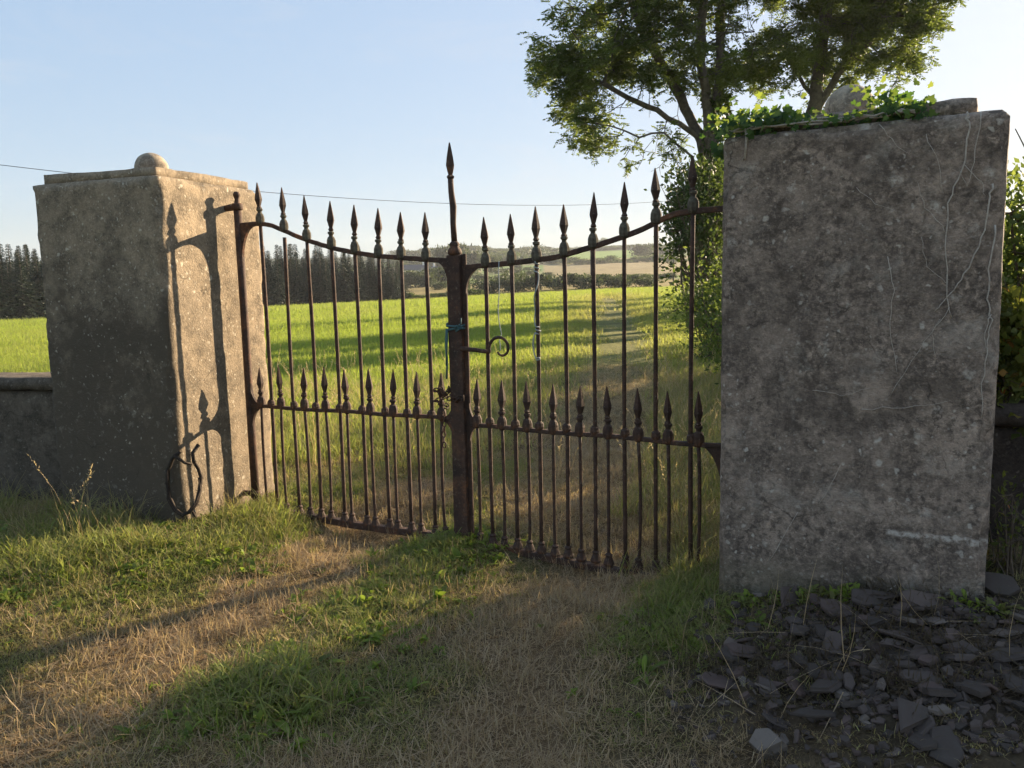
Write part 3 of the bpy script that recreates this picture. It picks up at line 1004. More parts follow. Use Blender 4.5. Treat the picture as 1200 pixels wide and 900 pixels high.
mb.tube([loc(p) for p in [(-2.085, 5.10, .46), (-2.12, 5.075, .475), (-2.15, 5.07, .50), (-2.19, 5.07, .53)]], .010, 6)
mb.tube([loc(p) for p in [(-2.11, 5.09, .16), (-2.09, 5.11, .10), (-2.10, 5.10, .06)]], [.009, .007, .003], 6)
mb.build('stem', M_THORN, wr, True)
for p in ringp + ringp[3:10]:
    for _ in range(3):
        q = Vector(loc(p)); d = Vector((random.gauss(0, 1), random.gauss(-.3, 1), random.gauss(0, 1))).normalized()
        th.tube([q, q + d * .024], [.004, .0006], 4)
th.build('thorns', M_THORN, wr)

# ------------------------------------------------------------------ plants on the right pillar
RPM = Matrix.Translation((.937, 3.59, 0)) @ Matrix.Rotation(math.atan2(-.511, .859), 4, 'Z')
vine = empty('dead_vine', (.937, 3.59, 0), math.atan2(-.511, .859))
tag(vine, 'pale dead creeper stems clinging to the shaded face of the right pillar', 'vine')
def vine_tube(pts, r=.0035):
    P = []
    for (a, b) in zip(pts[:-1], pts[1:]):
        for k in range(4):
            t = k / 4
            P.append((a[0] + (b[0] - a[0]) * t + random.gauss(0, .0035), -.006, a[1] + (b[1] - a[1]) * t + random.gauss(0, .0035)))
    P.append((pts[-1][0], -.004, pts[-1][1]))
    n = len(P)
    return MB().tube(P, [r * .78 * (1 - .6 * i / n) for i in range(n)], 6).build('stem', M_VINE, vine, True)
for pts, r in (([(.925, 2.199), (.933, 2.136), (.917, 1.981), (.877, 1.856), (.875, 1.695), (.887, 1.53), (.909, 1.424)], .0050),
               ([(1.02, 1.925), (1.015, 1.847), (.993, 1.722), (.956, 1.611), (.911, 1.53), (.875, 1.481), (.847, 1.448)], .0048),
               ([(1.041, 1.777), (1.031, 1.641), (1.026, 1.496), (1.044, 1.415), (1.031, 1.334), (1.024, 1.169), (1.025, 1.035)], .0046),
               ([(.972, 2.193), (.961, 2.008), (.937, 1.916), (.912, 1.981)], .0026),
               ([(1.036, 1.44), (1.020, 1.37), (1.03, 1.30)], .003),
               ([(.671, 1.669), (.698, 1.533), (.691, 1.362), (.725, 1.19)], .0026), ([(.439, .621), (.520, .799)], .0025),
               ([(.228, .319), (.352, .572)], .0022), ([(.596, 1.042), (.76, 1.06), (.906, 1.095)], .0022),
               ([(.623, 2.178), (.687, 2.099), (.734, 2.062)], .0024), ([(.097, 2.23), (.106, 2.141), (.088, 2.089)], .0040),
               ([(.875, 1.75), (.80, 1.85), (.77, 1.95)], .002), ([(.885, 1.56), (.82, 1.62), (.79, 1.74)], .002),
               ([(.90, 1.46), (.84, 1.36), (.86, 1.25)], .002), ([(.93, 2.0), (.985, 1.93), (1.0, 1.88)], .002),
               ([(.45, .18), (.62, .21), (.75, .31)], .0038), ([(.60, .12), (.70, .16), (.73, .155)], .003),
               ([(.79, 2.13), (.84, 2.02), (.86, 1.90)], .002), ([(.55, 1.95), (.62, 1.88), (.70, 1.84)], .0016),
               ([(.70, 1.10), (.80, 1.30), (.87, 1.42)], .0018), ([(.40, 1.12), (.52, 1.10), (.66, 1.14)], .0018)):
    vine_tube(pts, r)

def ivy_leaf_mesh():
    """single lobed ivy leaf, folded a little; unit size"""
    out = [(0, -.08), (.22, -.20), (.48, -.05), (.34, .16), (.52, .42), (.24, .46), (0, .95), (-.24, .46), (-.52, .42), (-.34, .16), (-.48, -.05), (-.22, -.20)]
    V = [(0, .22, .0)] + [(x, y, .10 * abs(x) - .08 * max(0, y - .4)) for x, y in out]
    F = [(0, 1 + k, 1 + (k + 1) % 12) for k in range(12)]
    return np.array(V), np.array(F)
IV, IF = ivy_leaf_mesh()
def lobed_leaves(name, P, sizes, mat, parent, up=.5, out=(0, -1, 0), rnd=None):
    n = len(P); k = len(IV)
    Vs = np.empty((n, k, 3)); Fs = np.empty((n, len(IF), 3), int)
    for i in range(n):
        nrm = Vector((random.gauss(0, .5) + out[0], random.gauss(0, .5) + out[1], random.gauss(0, .4) + up)).normalized()
        tdir = Vector((random.gauss(0, 1), random.gauss(0, .6), random.gauss(-.4, .6)))
        tdir = (tdir - nrm * tdir.dot(nrm)).normalized()
        s = tdir.cross(nrm)
        Mx = np.array([s, tdir, nrm])
        Vs[i] = P[i] + (IV * sizes[i]) @ Mx
        Fs[i] = IF + i * k
    if rnd is None: rnd = rng.random(n)
    return ob(name, np_mesh(name, Vs.reshape(-1, 3), None, Fs.reshape(-1, 3), mat, {'rnd': np.repeat(rnd, k)}), parent)

ivy = empty('ivy', (.937, 3.59, 0), math.atan2(-.511, .859))
tag(ivy, 'bright green ivy trailing along the top front edge of the right pillar', 'ivy')
P = []; S = []
def clump(cx, cy, cz, sx, sy, sz, n, s):
    for _ in range(n):
        P.append((random.gauss(cx, sx), random.gauss(cy, sy), max(2.16, random.gauss(cz, sz)))); S.append(random.uniform(.6, 1.2) * s)
clump(.03, .08, 2.245, .05, .10, .035, 114, 0.033)
clump(.14, .06, 2.265, .06, .08, .040, 152, 0.034)
clump(.24, .06, 2.255, .06, .07, .028, 85, 0.033)
clump(.36, .06, 2.235, .08, .07, .018, 41, 0.026)
clump(.50, .08, 2.225, .07, .05, .014, 66, 0.030)
clump(.62, .06, 2.265, .05, .05, .034, 79, 0.033)
clump(.72, .06, 2.240, .06, .05, .026, 79, 0.032)
clump(-.02, .15, 2.10, .02, .12, .08, 18, .05)
clump(-.03, .30, 1.9, .02, .15, .15, 21, .05)
lobed_leaves('foliage', np.array(P), np.array(S), L_IVY, ivy, rnd=rng.random(len(P)) ** 1.8)
mb = MB()
for z, y in ((2.225, .02), (2.235, .05), (2.222, .035)):
    mb.tube([(-.02 + k * .048, y + random.gauss(0, .012), z + random.gauss(0, .006)) for k in range(17)], .0042, 6)
mb.tube([(.106, .01, 2.225), (.108, -.008, 2.19), (.10, -.008, 2.10)], .005, 6)
mb.build('stem', M_VINE, ivy, True)

# ------------------------------------------------------------------ generic bushes
def bush(name, label, x, y, rx, ry, h, nleaf, size, mat, clumps=14, asp=.5, cat='bush', group=None, z=None, spiky=0.0, low=.1, stems=True, seed=None, sig=.24):
    z0 = H(x, y) if z is None else z
    o = empty(name, (x, y, z0))
    tag(o, label, cat, group)
    r = np.random.default_rng(seed if seed is not None else int(abs(x * 131 + y * 17)) + 3)
    C = []
    while len(C) < clumps:
        p = r.uniform(-1, 1, 3)
        if .25 < np.linalg.norm(p) < 1:
            C.append((p[0] * rx * .8, p[1] * ry * .8, h * (low + (1 - low) * (.5 + .45 * p[2]))))
    C = np.array(C)
    which = r.integers(0, clumps, nleaf)
    sc = np.array([rx, ry, h * .55]) * sig
    cs = r.uniform(.6, 1.3, clumps)
    P_ = C[which] + r.normal(size=(nleaf, 3)) * sc * cs[which][:, None]
    P_[:, 2] = np.maximum(P_[:, 2], .03 + .1 * r.random(nleaf))
    hi = P_[:, 2] > h * 1.04
    P_[hi, 2] = h * r.uniform(.6, 1.04, hi.sum())
    D = unit(P_ - np.array([0, 0, h * .35])) + r.normal(size=(nleaf, 3)) * .8
    D[:, 2] -= .15
    rnd = np.clip(r.random(nleaf) * .6 + r.random(clumps)[which] * .4, 0, 1)
    if stems:
        A = []; B = []; ra = []; rb = []
        for c in C:
            base = np.array([r.normal(0, rx * .15), r.normal(0, ry * .15), -.05])
            m = (base + c) / 2 + r.normal(0, .06 * h, 3)
            A += [base, m]; B += [m, c]; ra += [.012 * h, .008 * h]; rb += [.008 * h, .003 * h]
            for _ in range(4):
                e = c + r.normal(0, 1, 3) * sc * 1.2
                A.append(c); B.append(e); ra.append(.004 * h); rb.append(.0015 * h)
        V, q = frusta(np.array(A), np.array(B), np.array(ra), np.array(rb), 5)
        ob('stem', np_mesh('stem', V, q, mat=M_STEM), o)
    V, q, idx = leaves_np(P_, D, size * r.uniform(.6, 1.25, nleaf), asp)
    ob('foliage', np_mesh('foliage', V, q, mat=mat, attrs={'rnd': rnd[idx]}), o)
    return o

def copy_tree(o, parent=None):
    c = o.copy()
    COL.objects.link(c)
    if parent is not None: c.parent = parent
    for ch in list(o.children): copy_tree(ch, c)
    return c

# ------------------------------------------------------------------ ash trees (space colonisation)
def grow(name, label, trunks, blobs, nattr, step=.42, leafn=14000, seed=1, tip=.011, trunk_r=.36, inf=3.2, kill=.55):
    r = np.random.default_rng(seed)
    vol = np.array([b[3] ** 3 for b in blobs]); vol /= vol.sum()
    pick = r.choice(len(blobs), nattr, p=vol)
    B = np.array(blobs)
    p = r.normal(size=(nattr, 3)); p = unit(p) * (r.random((nattr, 1)) ** .45)
    A = B[pick, :3] + p * B[pick, 3:4] * np.array([1, 1.25, .95])
    N = []; par = []
    for tr, pi in trunks:                       # trunks: polyline and index of parent node (or -1)
        prev = pi
        pts = [np.array(q, float) for q in tr]
        dense = []
        for a, b in zip(pts[:-1], pts[1:]):
            k = max(1, int(np.linalg.norm(b - a) / step))
            for t in range(k): dense.append(a + (b - a) * t / k + r.normal(0, .035, 3))
        dense.append(pts[-1])
        if pi == 'near':
            Nn = np.array(N); prev = int(np.argmin(np.linalg.norm(Nn - dense[0], axis=1)))
        for q in dense:
            N.append(q); par.append(prev); prev = len(N) - 1
    alive = np.ones(nattr, bool)
    for it in range(110):
        if not alive.any(): break
        Nn = np.array(N)
        Aa = A[alive]
        d = np.linalg.norm(Aa[:, None] - Nn[None], axis=2)
        near = d.argmin(1); dm = d[np.arange(len(Aa)), near]
        ok = dm < (inf if it > 3 else 6)
        if not ok.any(): break
        new = {}
        for a, n_, o_ in zip(Aa, near, ok):
            if o_: new.setdefault(n_, []).append(a)
        cnt = 0
        for n_, aa in new.items():
            v = np.array(aa) - N[n_]
            v = unit(v).sum(0) + r.normal(0, .35, 3) + np.array([0, 0, .05])
            v /= max(np.linalg.norm(v), 1e-6)
            q = N[n_] + v * step
            N.append(q); par.append(n_); cnt += 1
        Nn2 = np.array(N[-cnt:])
        d2 = np.linalg.norm(A[:, None] - Nn2[None], axis=2).min(1)
        alive &= d2 > kill
    N = np.array(N); par = np.array(par)
    n = len(N)
    rad_ = np.zeros(n); kids = np.zeros(n, int)
    for i in range(n):
        if par[i] >= 0: kids[par[i]] += 1
    acc = np.zeros(n)
    for i in range(n - 1, -1, -1):
        rad_[i] = tip if acc[i] == 0 else acc[i] ** (1 / 2.35)
        if par[i] >= 0: acc[par[i]] += rad_[i] ** 2.35
    rad_ = tip * (rad_ / tip) ** (math.log(trunk_r / tip) / math.log(rad_[0] / tip))
    base = N[0].copy(); base[2] = H(base[0], base[1])
    o = empty(name, base)
    tag(o, label, 'tree')
    e = par >= 0
    idx = np.where(e)[0]
    V, q = frusta(N[par[idx]] - base, N[idx] - base, np.minimum(rad_[par[idx]], rad_[idx] * 1.6), rad_[idx], 7)
    ob('trunk', np_mesh('trunk', V, q, mat=M_BARK, smooth=True), o)
    # bare twigs
    tips = np.where((rad_ < tip * 2.2) & e)[0]
    tw = r.choice(tips, min(len(tips) * 2, 6000))
    E_ = N[tw] + unit(r.normal(size=(len(tw), 3)) + np.array([0, 0, -.35])) * r.uniform(.25, .8, (len(tw), 1))
    # leaves: compound, in sprays at the twig ends
    sp = r.integers(0, len(tw), leafn)
    t = r.random((leafn, 1)) ** .5
    LP = N[tw][sp] * (1 - t) + E_[sp] * t + r.normal(0, .07, (leafn, 3))
    # thin the foliage with a clumpy 3-d pattern so the sky shows through
    ln = fnoise(LP[:, 0] * .75 + LP[:, 1] * .45, LP[:, 2] * .75 - LP[:, 1] * .3, seed + 70, 2)
    keep = ln + r.normal(0, .07, leafn) > .47
    LP = LP[keep]; m = len(LP)
    LD = unit(r.normal(size=(m, 3)) * np.array([1, 1, .5]) + np.array([0, 0, -.45]))
    S_ = unit(np.cross(LD, np.array([0, 0, 1.]) + r.normal(0, .25, (m, 3))))
    ll = r.uniform(.24, .40, (m, 1))
    tone = np.clip(r.random(m) * .45 + .75 * (fnoise(LP[:, 0] * .6, LP[:, 2] * .6 + LP[:, 1] * .4, seed + 90, 2) - .15), 0, 1)
    PP = []; DD = []; SS = []; TT = []
    for k in range(4):
        for sg in (-1, 1):
            PP.append(LP + LD * ll * (.2 + .24 * k)); DD.append(LD * .55 + S_ * sg); SS.append((ll * .42).ravel()); TT.append(tone)
    PP.append(LP + LD * ll * .95); DD.append(LD); SS.append((ll * .4).ravel()); TT.append(tone)
    V, q, li = leaves_np(np.concatenate(PP) - base, np.concatenate(DD), np.concatenate(SS), .40)
    ob('crown', np_mesh('crown', V, q, mat=L_ASH, attrs={'rnd': np.concatenate(TT)[li]}), o)
    V, q = frusta(N[tw] - base, E_ - base, np.full(len(tw), .011), np.full(len(tw), .005), 4)
    ob('twigs', np_mesh('twigs', V, q, mat=M_BARK), o)
    return o

def deepen(bl, dy, k=.9):
    out = []
    for b in bl:
        out.append(b)
        for s in (-1, 1):
            out.append((b[0] + random.uniform(-.5, .5), b[1] + s * dy * random.uniform(.5, 1), b[2] + random.uniform(-.2, .6), b[3] * k))
    return out
b1 = [(2.24, 30, 9.01, 1.32), (2.99, 30, 7.66, 1.1), (3.32, 30, 10.3, 1.89), (5.45, 30, 10.84, 2.0), (4.54, 30, 8.9, .9), (3.29, 30, 6.75, .8), (4.53, 30, 5.9, .75), (2.5, 30, 7.0, .55), (3.6, 29.2, 6.1, .5),
      (2.1, 30, 10.03, 1.26), (8.2, 30, 9.91, 1.26), (7.91, 30, 8.74, .9), (6.37, 30, 9.65, 1.3), (5.6, 30, 5.2, .5), (6.0, 30, 6.9, .55)]
b1t = [(3.95, 30, 13.2, 2.6), (7.55, 30, 13.6, 2.9), (5.74, 30, 16.0, 2.6)]
base1 = [(7.65, 30, -1.2), (7.6, 30, 2.0), (7.55, 30, 3.9), (7.50, 30, 5.0)]
grow('ash_tree', 'tall ash tree with several stems, its trunk wrapped in ivy, behind the right gate pillar',
     [(base1, -1),
      ([(7.50, 30, 5.0), (7.1, 30.3, 6.6), (6.2, 30.6, 8.6), (5.0, 30.5, 10.6), (4.1, 30.4, 12.6)], 'near'),
      ([(7.1, 30.3, 6.6), (5.8, 29.6, 7.3), (4.3, 29.3, 8.0), (3.0, 29.4, 8.6)], 'near'),
      ([(7.50, 30, 5.0), (7.35, 29.8, 7.2), (6.9, 29.6, 9.2), (7.0, 29.5, 11.5), (6.9, 29.5, 14)], 'near'),
      ([(7.35, 29.8, 7.2), (7.8, 30.2, 9.0), (7.8, 30.4, 12), (8.2, 30.5, 15)], 'near'),
      ([(7.6, 30, 4.2), (6.6, 29.3, 5.9), (5.5, 29.0, 6.65), (4.6, 28.9, 6.5), (3.6, 28.8, 6.9)], 'near')],
     deepen(b1, 2.2) + deepen(b1t, 2.0), 2300, leafn=26000, seed=3)
b2 = [(12.91, 31, 9.79, 1.62), (14.5, 31, 9.6, 1.1), (15.3, 31, 10.9, .9), (14.13, 31, 10.97, 1.95), (10.4, 31, 9.84, 1.1), (9.6, 31, 8.9, .9), (11.4, 31, 11.4, 1.4), (14.6, 31, 8.2, .5), (12.6, 31, 8.6, .6)]
b2t = [(13.42, 31, 13.2, 2.6), (10.9, 31, 14.0, 2.6), (14.6, 31, 12.6, 1.5)]
base2 = [(11.93, 31, -.9), (11.75, 31, 4), (11.54, 31, 7.2)]
grow('ash_tree', 'second ash tree standing to the right, its bare stem showing above the right pillar',
     [(base2, -1),
      ([(11.54, 31, 7.2), (11.62, 31, 9.0), (11.9, 31, 11.6), (11.8, 31, 14)], 'near'),
      ([(11.6, 31, 7.6), (12.2, 30.7, 8.9), (13.2, 30.4, 10.0), (14.2, 30.3, 10.8)], 'near'),
      ([(11.58, 31, 7.9), (11.0, 31.3, 9.0), (10.3, 31.4, 10.3)], 'near')],
     deepen(b2, 2.2) + deepen(b2t, 2.0), 1900, leafn=22000, seed=5, trunk_r=.30)
# ivy that wraps the ash trunk
n = 3400
zz = rng.random(n) ** .8 * 8.2
an = rng.random(n) * 2 * np.pi
rr2 = (.62 - .035 * zz) * (.75 + .5 * rng.random(n)) + .1 * np.sin(zz * 2 + an)
iv = empty('ivy', (7.6, 30, H(7.6, 30)))
tag(iv, 'thick dark ivy wrapped around the trunk of the nearer ash tree', 'ivy')
P = np.stack([rr2 * np.cos(an), rr2 * np.sin(an), zz], 1)
leaf_object('foliage', P, np.stack([np.cos(an), np.sin(an), -.6 + 0 * an], 1) + rng.normal(size=(n, 3)) * .5, rng.uniform(.12, .24, n), L_IVYD, iv, asp=.8)
mb = MB()
for k in range(6):
    a = k * 1.05
    mb.tube([(.42 * math.cos(a + z * .15), .42 * math.sin(a + z * .15), z) for z in np.linspace(0, 6, 12)], .03, 5)
mb.build('stem', M_STEM, iv)

# dark shrub under the ash and the shrubs along the track
bush('holly_tree', 'small dark evergreen tree overhanging the track beside the right leaf', 5.75, 24, 1.15, 1.3, 4.9, 5200, .17, L_DARK, 26, .55, 'tree', low=.34, sig=.26)
bush('hawthorn_bush', 'sunlit hawthorn bush at the track edge against the right pillar', 3.50, 12.3, .80, .9, 2.0, 4800, .075, L_BUSH, 24)
bush('hawthorn_bush', 'paler loose bush nearer the gate at the right of the track', 2.90, 9.6, .68, .8, 1.4, 3600, .065, L_BUSH, 22)
bush('elder_bush', 'leafy bush just behind the right pillar beside the gate', 2.30, 5.55, .50, .50, 1.95, 2600, .075, L_BUSH, 22)
bush('bramble_bush', 'low tangled brambles at the foot of the track hedge', 3.9, 15.5, 1.0, 1.0, 1.5, 4200, .085, L_BUSH, 20)
for k, (x, y, h) in enumerate([(5.3, 9.6, 2.35), (5.7, 11.8, 2.5), (6.0, 14.2, 2.6), (6.4, 17.0, 2.9), (7.0, 20.0, 3.0)]):
    bush('hedge_shrub', 'dense hedge shrub in the line along the right side of the track', x, y, 1.25, 1.35, h, 3600, .13, L_BUSH, 20, group='hedge shrubs along the track')
# off to the right, along the field boundary: trees that throw the long bands of shade
for k, (x, y, h, rx) in enumerate([(15.5, 41, 9, 2.6), (17, 60, 10, 3.0), (30, 82, 11, 4.0), (28, 58, 9, 2.4)]):
    bush('field_tree', 'broad leafy tree on the field boundary behind the right pillar', x, y, rx, rx, h, 5200, .42, L_FAR, 22, group='trees along the field boundary', cat='tree', low=.2)

# right edge: brambles and hedge over the wall
bush('hawthorn_bush', 'sunlit hedge bush rising above the wall at the right edge', 3.18, 4.75, .75, .8, 1.95, 16000, .050, L_BUSH, 40, .55, sig=.15)
bush('bramble_bush', 'brambles with some orange autumn leaves trailing over the right wall', 2.36, 3.74, .26, .26, .70, 2200, .050, L_AUT, 16, .7, z=.80, low=.1)
bush('hedge_shrub', 'taller hedge shrub set back behind the wall on the right', 4.9, 5.9, 1.1, 1.1, 2.3, 4200, .09, L_BUSH, 20)
bush('dead_bramble', 'dry reddish bramble stems in front of the right wall', 2.08, 3.22, .16, .14, .60, 240, .03, L_AUT, 16, .5, z=.2)

# ------------------------------------------------------------------ background
# spruce plantation
def spruce_mesh(seed, h=10.0):
    r = np.random.default_rng(seed)
    P_ = []; D_ = []; L_ = []; T_ = []
    nl = 46
    for i in range(nl):
        z = h * (.05 + .95 * (i / nl))
        rad0 = (2.7 * (1 - (i / nl)) ** 1.05 + .05) * r.uniform(.8, 1.15)
        nb = int(13 - 7 * i / nl)
        a0 = r.random() * 6.28
        for b in range(nb):
            a = a0 + b * 6.283 / nb + r.normal(0, .25)
            lb = rad0 * r.uniform(.7, 1.15)
            dvec = np.array([math.cos(a), math.sin(a), -.28 + .5 * i / nl])
            m = max(2, int(lb / .22))
            tone = r.random()
            for s in range(m):
                p = np.array([0, 0, z]) + dvec * lb * (s + .3) / m
                for sgn in (-1, 1):
                    side = np.array([-math.sin(a), math.cos(a), -.35]) * sgn
                    P_.append(p); D_.append(dvec * .8 + side * .8 + r.normal(0, .25, 3)); L_.append(.46 * (1 - .4 * s / m) * (1 - .55 * i / nl)); T_.append(tone * .6 + r.random() * .4)
    V, q, idx = leaves_np(np.array(P_), np.array(D_), np.array(L_), .42)
    return np_mesh('crown', V, q, mat=L_CON, attrs={'rnd': np.array(T_)[idx]})
SPR = [spruce_mesh(k) for k in range(4)]
TRK = MB().tube([(0, 0, -.6), (0, 0, 5), (0, 0, 10)], [.16, .1, .015], 6).mesh('trunk', M_BARK)
def spruce(x, y, h, k, label, grp):
    o = empty('spruce_tree', (x, y, H(x, y)))
    o.rotation_euler = (random.gauss(0, .012), random.gauss(0, .012), random.random() * 6.28)
    s = h / 10
    q = s * random.uniform(1.25, 1.7)
    o.scale = (q, q, s)
    tag(o, label, 'tree', grp)
    ob('crown', SPR[k % 4], o); ob('trunk', TRK, o)
k = 0
TOP = [(-33, .0475), (-30, .047), (-22, .046), (-15, .047), (-12.5, .045), (-10.5, .044), (-9.2, .040), (-8.0, .034), (-7.4, .028)]
def toph(az, d):
    return EYE + interp(TOP, az) * d
for row, (off, st) in enumerate([(0, .95), (3.5, .85), (8, .85), (13, .9), (19, 1.0)]):
    a = -33.5 + row * .3
    while a < -7.6 - row * .15:
        if not (-28.6 < a < -17.6 and row > 1):                 # behind the left pillar only the edge row
            ad = a + random.gauss(0, .15)
            E_, se, _ = edge_of(ad)
            d = float(E_) + 3 + off + random.uniform(-1, 1)
            x, y = d * math.sin(R(ad)), d * math.cos(R(ad))
            hh = (toph(ad, d) - H(x, y)) * random.uniform(.80, 1.06) * (1 if row else .92)
            if True:
                spruce(x, y, max(3.5, hh), k, 'dark spruce tree in the front row of the plantation beyond the field' if row == 0 else 'dark spruce tree standing behind the front row of the plantation', 'spruces in the plantation')
        a += st * random.uniform(.75, 1.25) * .9
        k += 1

# bushes and hedges of the middle distance: (az, dist, width, height, kind)
BM = []
FB = bush('round_bush', 'x', 0, 0, 1, 1, 1.0, 1500, .16, L_FAR, 16, .6, z=0, seed=77, stems=False)
FB2 = bush('round_bush', 'x', 0, 0, 1, 1, 1.0, 1500, .16, L_FAR, 11, .6, z=0, seed=78, stems=False)
FB3 = bush('round_bush', 'x', 0, 0, 1, 1, 1.0, 1100, .17, L_DARK, 9, .6, z=0, seed=79, stems=False)
protos = [FB, FB2, FB3]
far = []
def fb(az, sl_d, w_, h_, k, label, grp, name='round_bush', cat='bush'):
    x, y = sl_d * math.sin(R(az)), sl_d * math.cos(R(az))
    o = copy_tree(protos[k])
    o.name = name
    o.location = (x, y, H(x, y) - .1)
    o.scale = (w_ / 2, w_ / 2, h_)
    o.rotation_euler = (0, 0, random.random() * 6.28)
    tag(o, label, cat, grp)
    return o
g1 = 'round bushes along the far edge of the field'
for az, dd, w_, h_, kk in [(-1.6, 8, 6.5, 4.6, 0), (-.2, 6, 5.5, 4.4, 1), (.9, 10, 7, 5.0, 0), (2.2, 6, 7.5, 4.8, 1), (3.2, 10, 6, 4.2, 0), (4.2, 7, 7, 4.6, 1), (5.4, 7, 8, 4.4, 0), (6.6, 9, 8, 4.0, 1),
                       (7.6, 7, 7.5, 4.0, 0), (8.6, 9, 7, 3.6, 1), (9.5, 9, 6.5, 3.3, 0), (-3.3, 30, 6, 3.5, 1), (.3, 22, 7, 6, 0), (-4.9, 60, 6, 3.2, 0)]:
    E_, se, _ = edge_of(az)
    fb(az, float(E_) + dd, w_ * .8, h_ * .70, kk, 'round green bush in the hedge along the far edge of the field', g1)
for az in np.arange(-7.4, -3.6, .5):
    E_, se, _ = edge_of(az)
    fb(az + random.gauss(0, .1), float(E_) + 95 + random.uniform(-6, 6), random.uniform(6, 10), random.uniform(3.2, 5.2), random.randint(0, 1), 'hedge bush between the two straw coloured fields left of the centre post', 'hedge bushes in the middle distance')
for az in np.arange(-7, -2, .45):
    E_, se, _ = edge_of(az)
    fb(az + random.gauss(0, .1), float(E_) + 4, random.uniform(2, 4), random.uniform(.7, 1.4), 2, 'low scrub tuft on the far field edge left of the centre post', 'scrub on the far field edge')
for az in np.arange(2.6, 11.2, .95):
    E_, se, _ = edge_of(az)
    fb(az, float(E_) + 60 + random.uniform(-12, 12) + 10 * math.sin(az), random.uniform(5, 9), random.uniform(1.2, 2.0), 2 if random.random() < .5 else 1, 'dark bush in the broken hedge before the tan field', 'bushes before the tan field')
for az in np.arange(2.8, 12.2, .42):
    fb(az, 545 + 25 * math.sin(az * .8), random.uniform(8, 13), random.uniform(2.5, 5), 2, 'hedgerow bush between the tan field and the bright green field', 'hedgerow on the far slope')
for az, dd, w_, h_ in [(9.3, 600, 20, 11), (10.6, 640, 20, 9), (11.4, 660, 22, 10), (10.2, 740, 18, 9), (12.0, 700, 22, 10)]:
    fb(az, dd, w_, h_, 1, 'broad tree on the far slope right of the bright green field', 'trees on the far slope', 'far_tree', 'tree')
for az, dd, w_, h_ in [(-4.4, 420, 15, 14), (-3.6, 430, 16, 15), (-2.5, 420, 13, 11), (-1.2, 410, 12, 9)]:
    fb(az, dd, w_, h_, 1, 'tall broad tree in the group behind the centre post', 'trees behind the centre post', 'far_tree', 'tree')
for az in np.arange(-7.6, 3.4, .42):
    for q in range(1 if az > -1 else 2):
        fb(az + random.gauss(0, .15), random.uniform(560, 820), random.uniform(16, 28), random.uniform(5, 9), random.randint(0, 2), 'broadleaf tree in the wooded part of the far slope', 'trees on the wooded slope', 'far_tree', 'tree')
for az in np.arange(-7.5, 13.2, .38):
    fb(az + random.gauss(0, .1), random.uniform(830, 890), random.uniform(14, 34), random.uniform(2, 4.5) * (1.6 if random.random() < .12 else 1), random.choice((1, 2)), 'tree on the skyline of the far ridge', 'trees on the ridge', 'far_tree', 'tree')
for az in (6.0, 6.3, 6.7):
    fb(az, 860, 9, random.uniform(9, 13), 2, 'taller tree breaking the skyline above the green field', 'taller skyline trees', 'far_tree', 'tree')
for dd, lab in ((312, 'hedge bush low on the far slope behind the centre post'), (434, 'hedge bush half way up the far slope behind the centre post'), (560, 'hedge bush high on the far slope behind the centre post')):
    for az in np.arange(-7.4, 2.8, .50 if dd < 500 else .42):
        if random.random() < .86:
            fb(az + random.gauss(0, .08), dd + 9 * math.sin(az * 1.3) + random.uniform(-3, 3), random.uniform(5, 10) * dd / 400, random.uniform(1.8, 4.2) * dd / 400, random.randint(0, 2), lab, 'hedges across the far slope')
for o in protos:
    for ch in list(o.children): bpy.data.objects.remove(ch)
    bpy.data.objects.remove(o)

# farm buildings
def house(az, d, w_, dp, h_, label, rz=0):
    x, y = d * math.sin(R(az)), d * math.cos(R(az))
    o = empty('farmhouse', (x, y, H(x, y)), rz)
    tag(o, label, 'house')
    MB().box((0, 0, h_ / 2 - .5), (w_, dp, h_ + 1)).build('wall', M_WHITE, o)
    V = [(-w_ / 2 - .3, -dp / 2 - .3, h_), (w_ / 2 + .3, -dp / 2 - .3, h_), (w_ / 2 + .3, dp / 2 + .3, h_), (-w_ / 2 - .3, dp / 2 + .3, h_), (-w_ / 2 - .3, 0, h_ + dp * .4), (w_ / 2 + .3, 0, h_ + dp * .4)]
    rf = MB().add(V, [(0, 1, 5, 4), (2, 3, 4, 5), (0, 4, 3), (1, 2, 5), (3, 2, 1, 0)]).build('roof', M_ROOF, o)
    MB().box((w_ * .35, 0, h_ + dp * .4 + .4), (.9, .9, 1.8)).build('chimney', M_WHITE, rf)
    for k in range(3):
        MB().box((-w_ / 3 + k * w_ / 3, -dp / 2 - .02, h_ * .55), (1.0, .08, 1.3)).build('window', M_GLASS, o)
house(-6.6, 400, 11, 7, 4.0, 'long white farmhouse in the trees beyond the field, nearest the spruces', .2)
house(-5.7, 405, 8, 6, 3.6, 'smaller white farm building to the right of the long farmhouse', -.1)

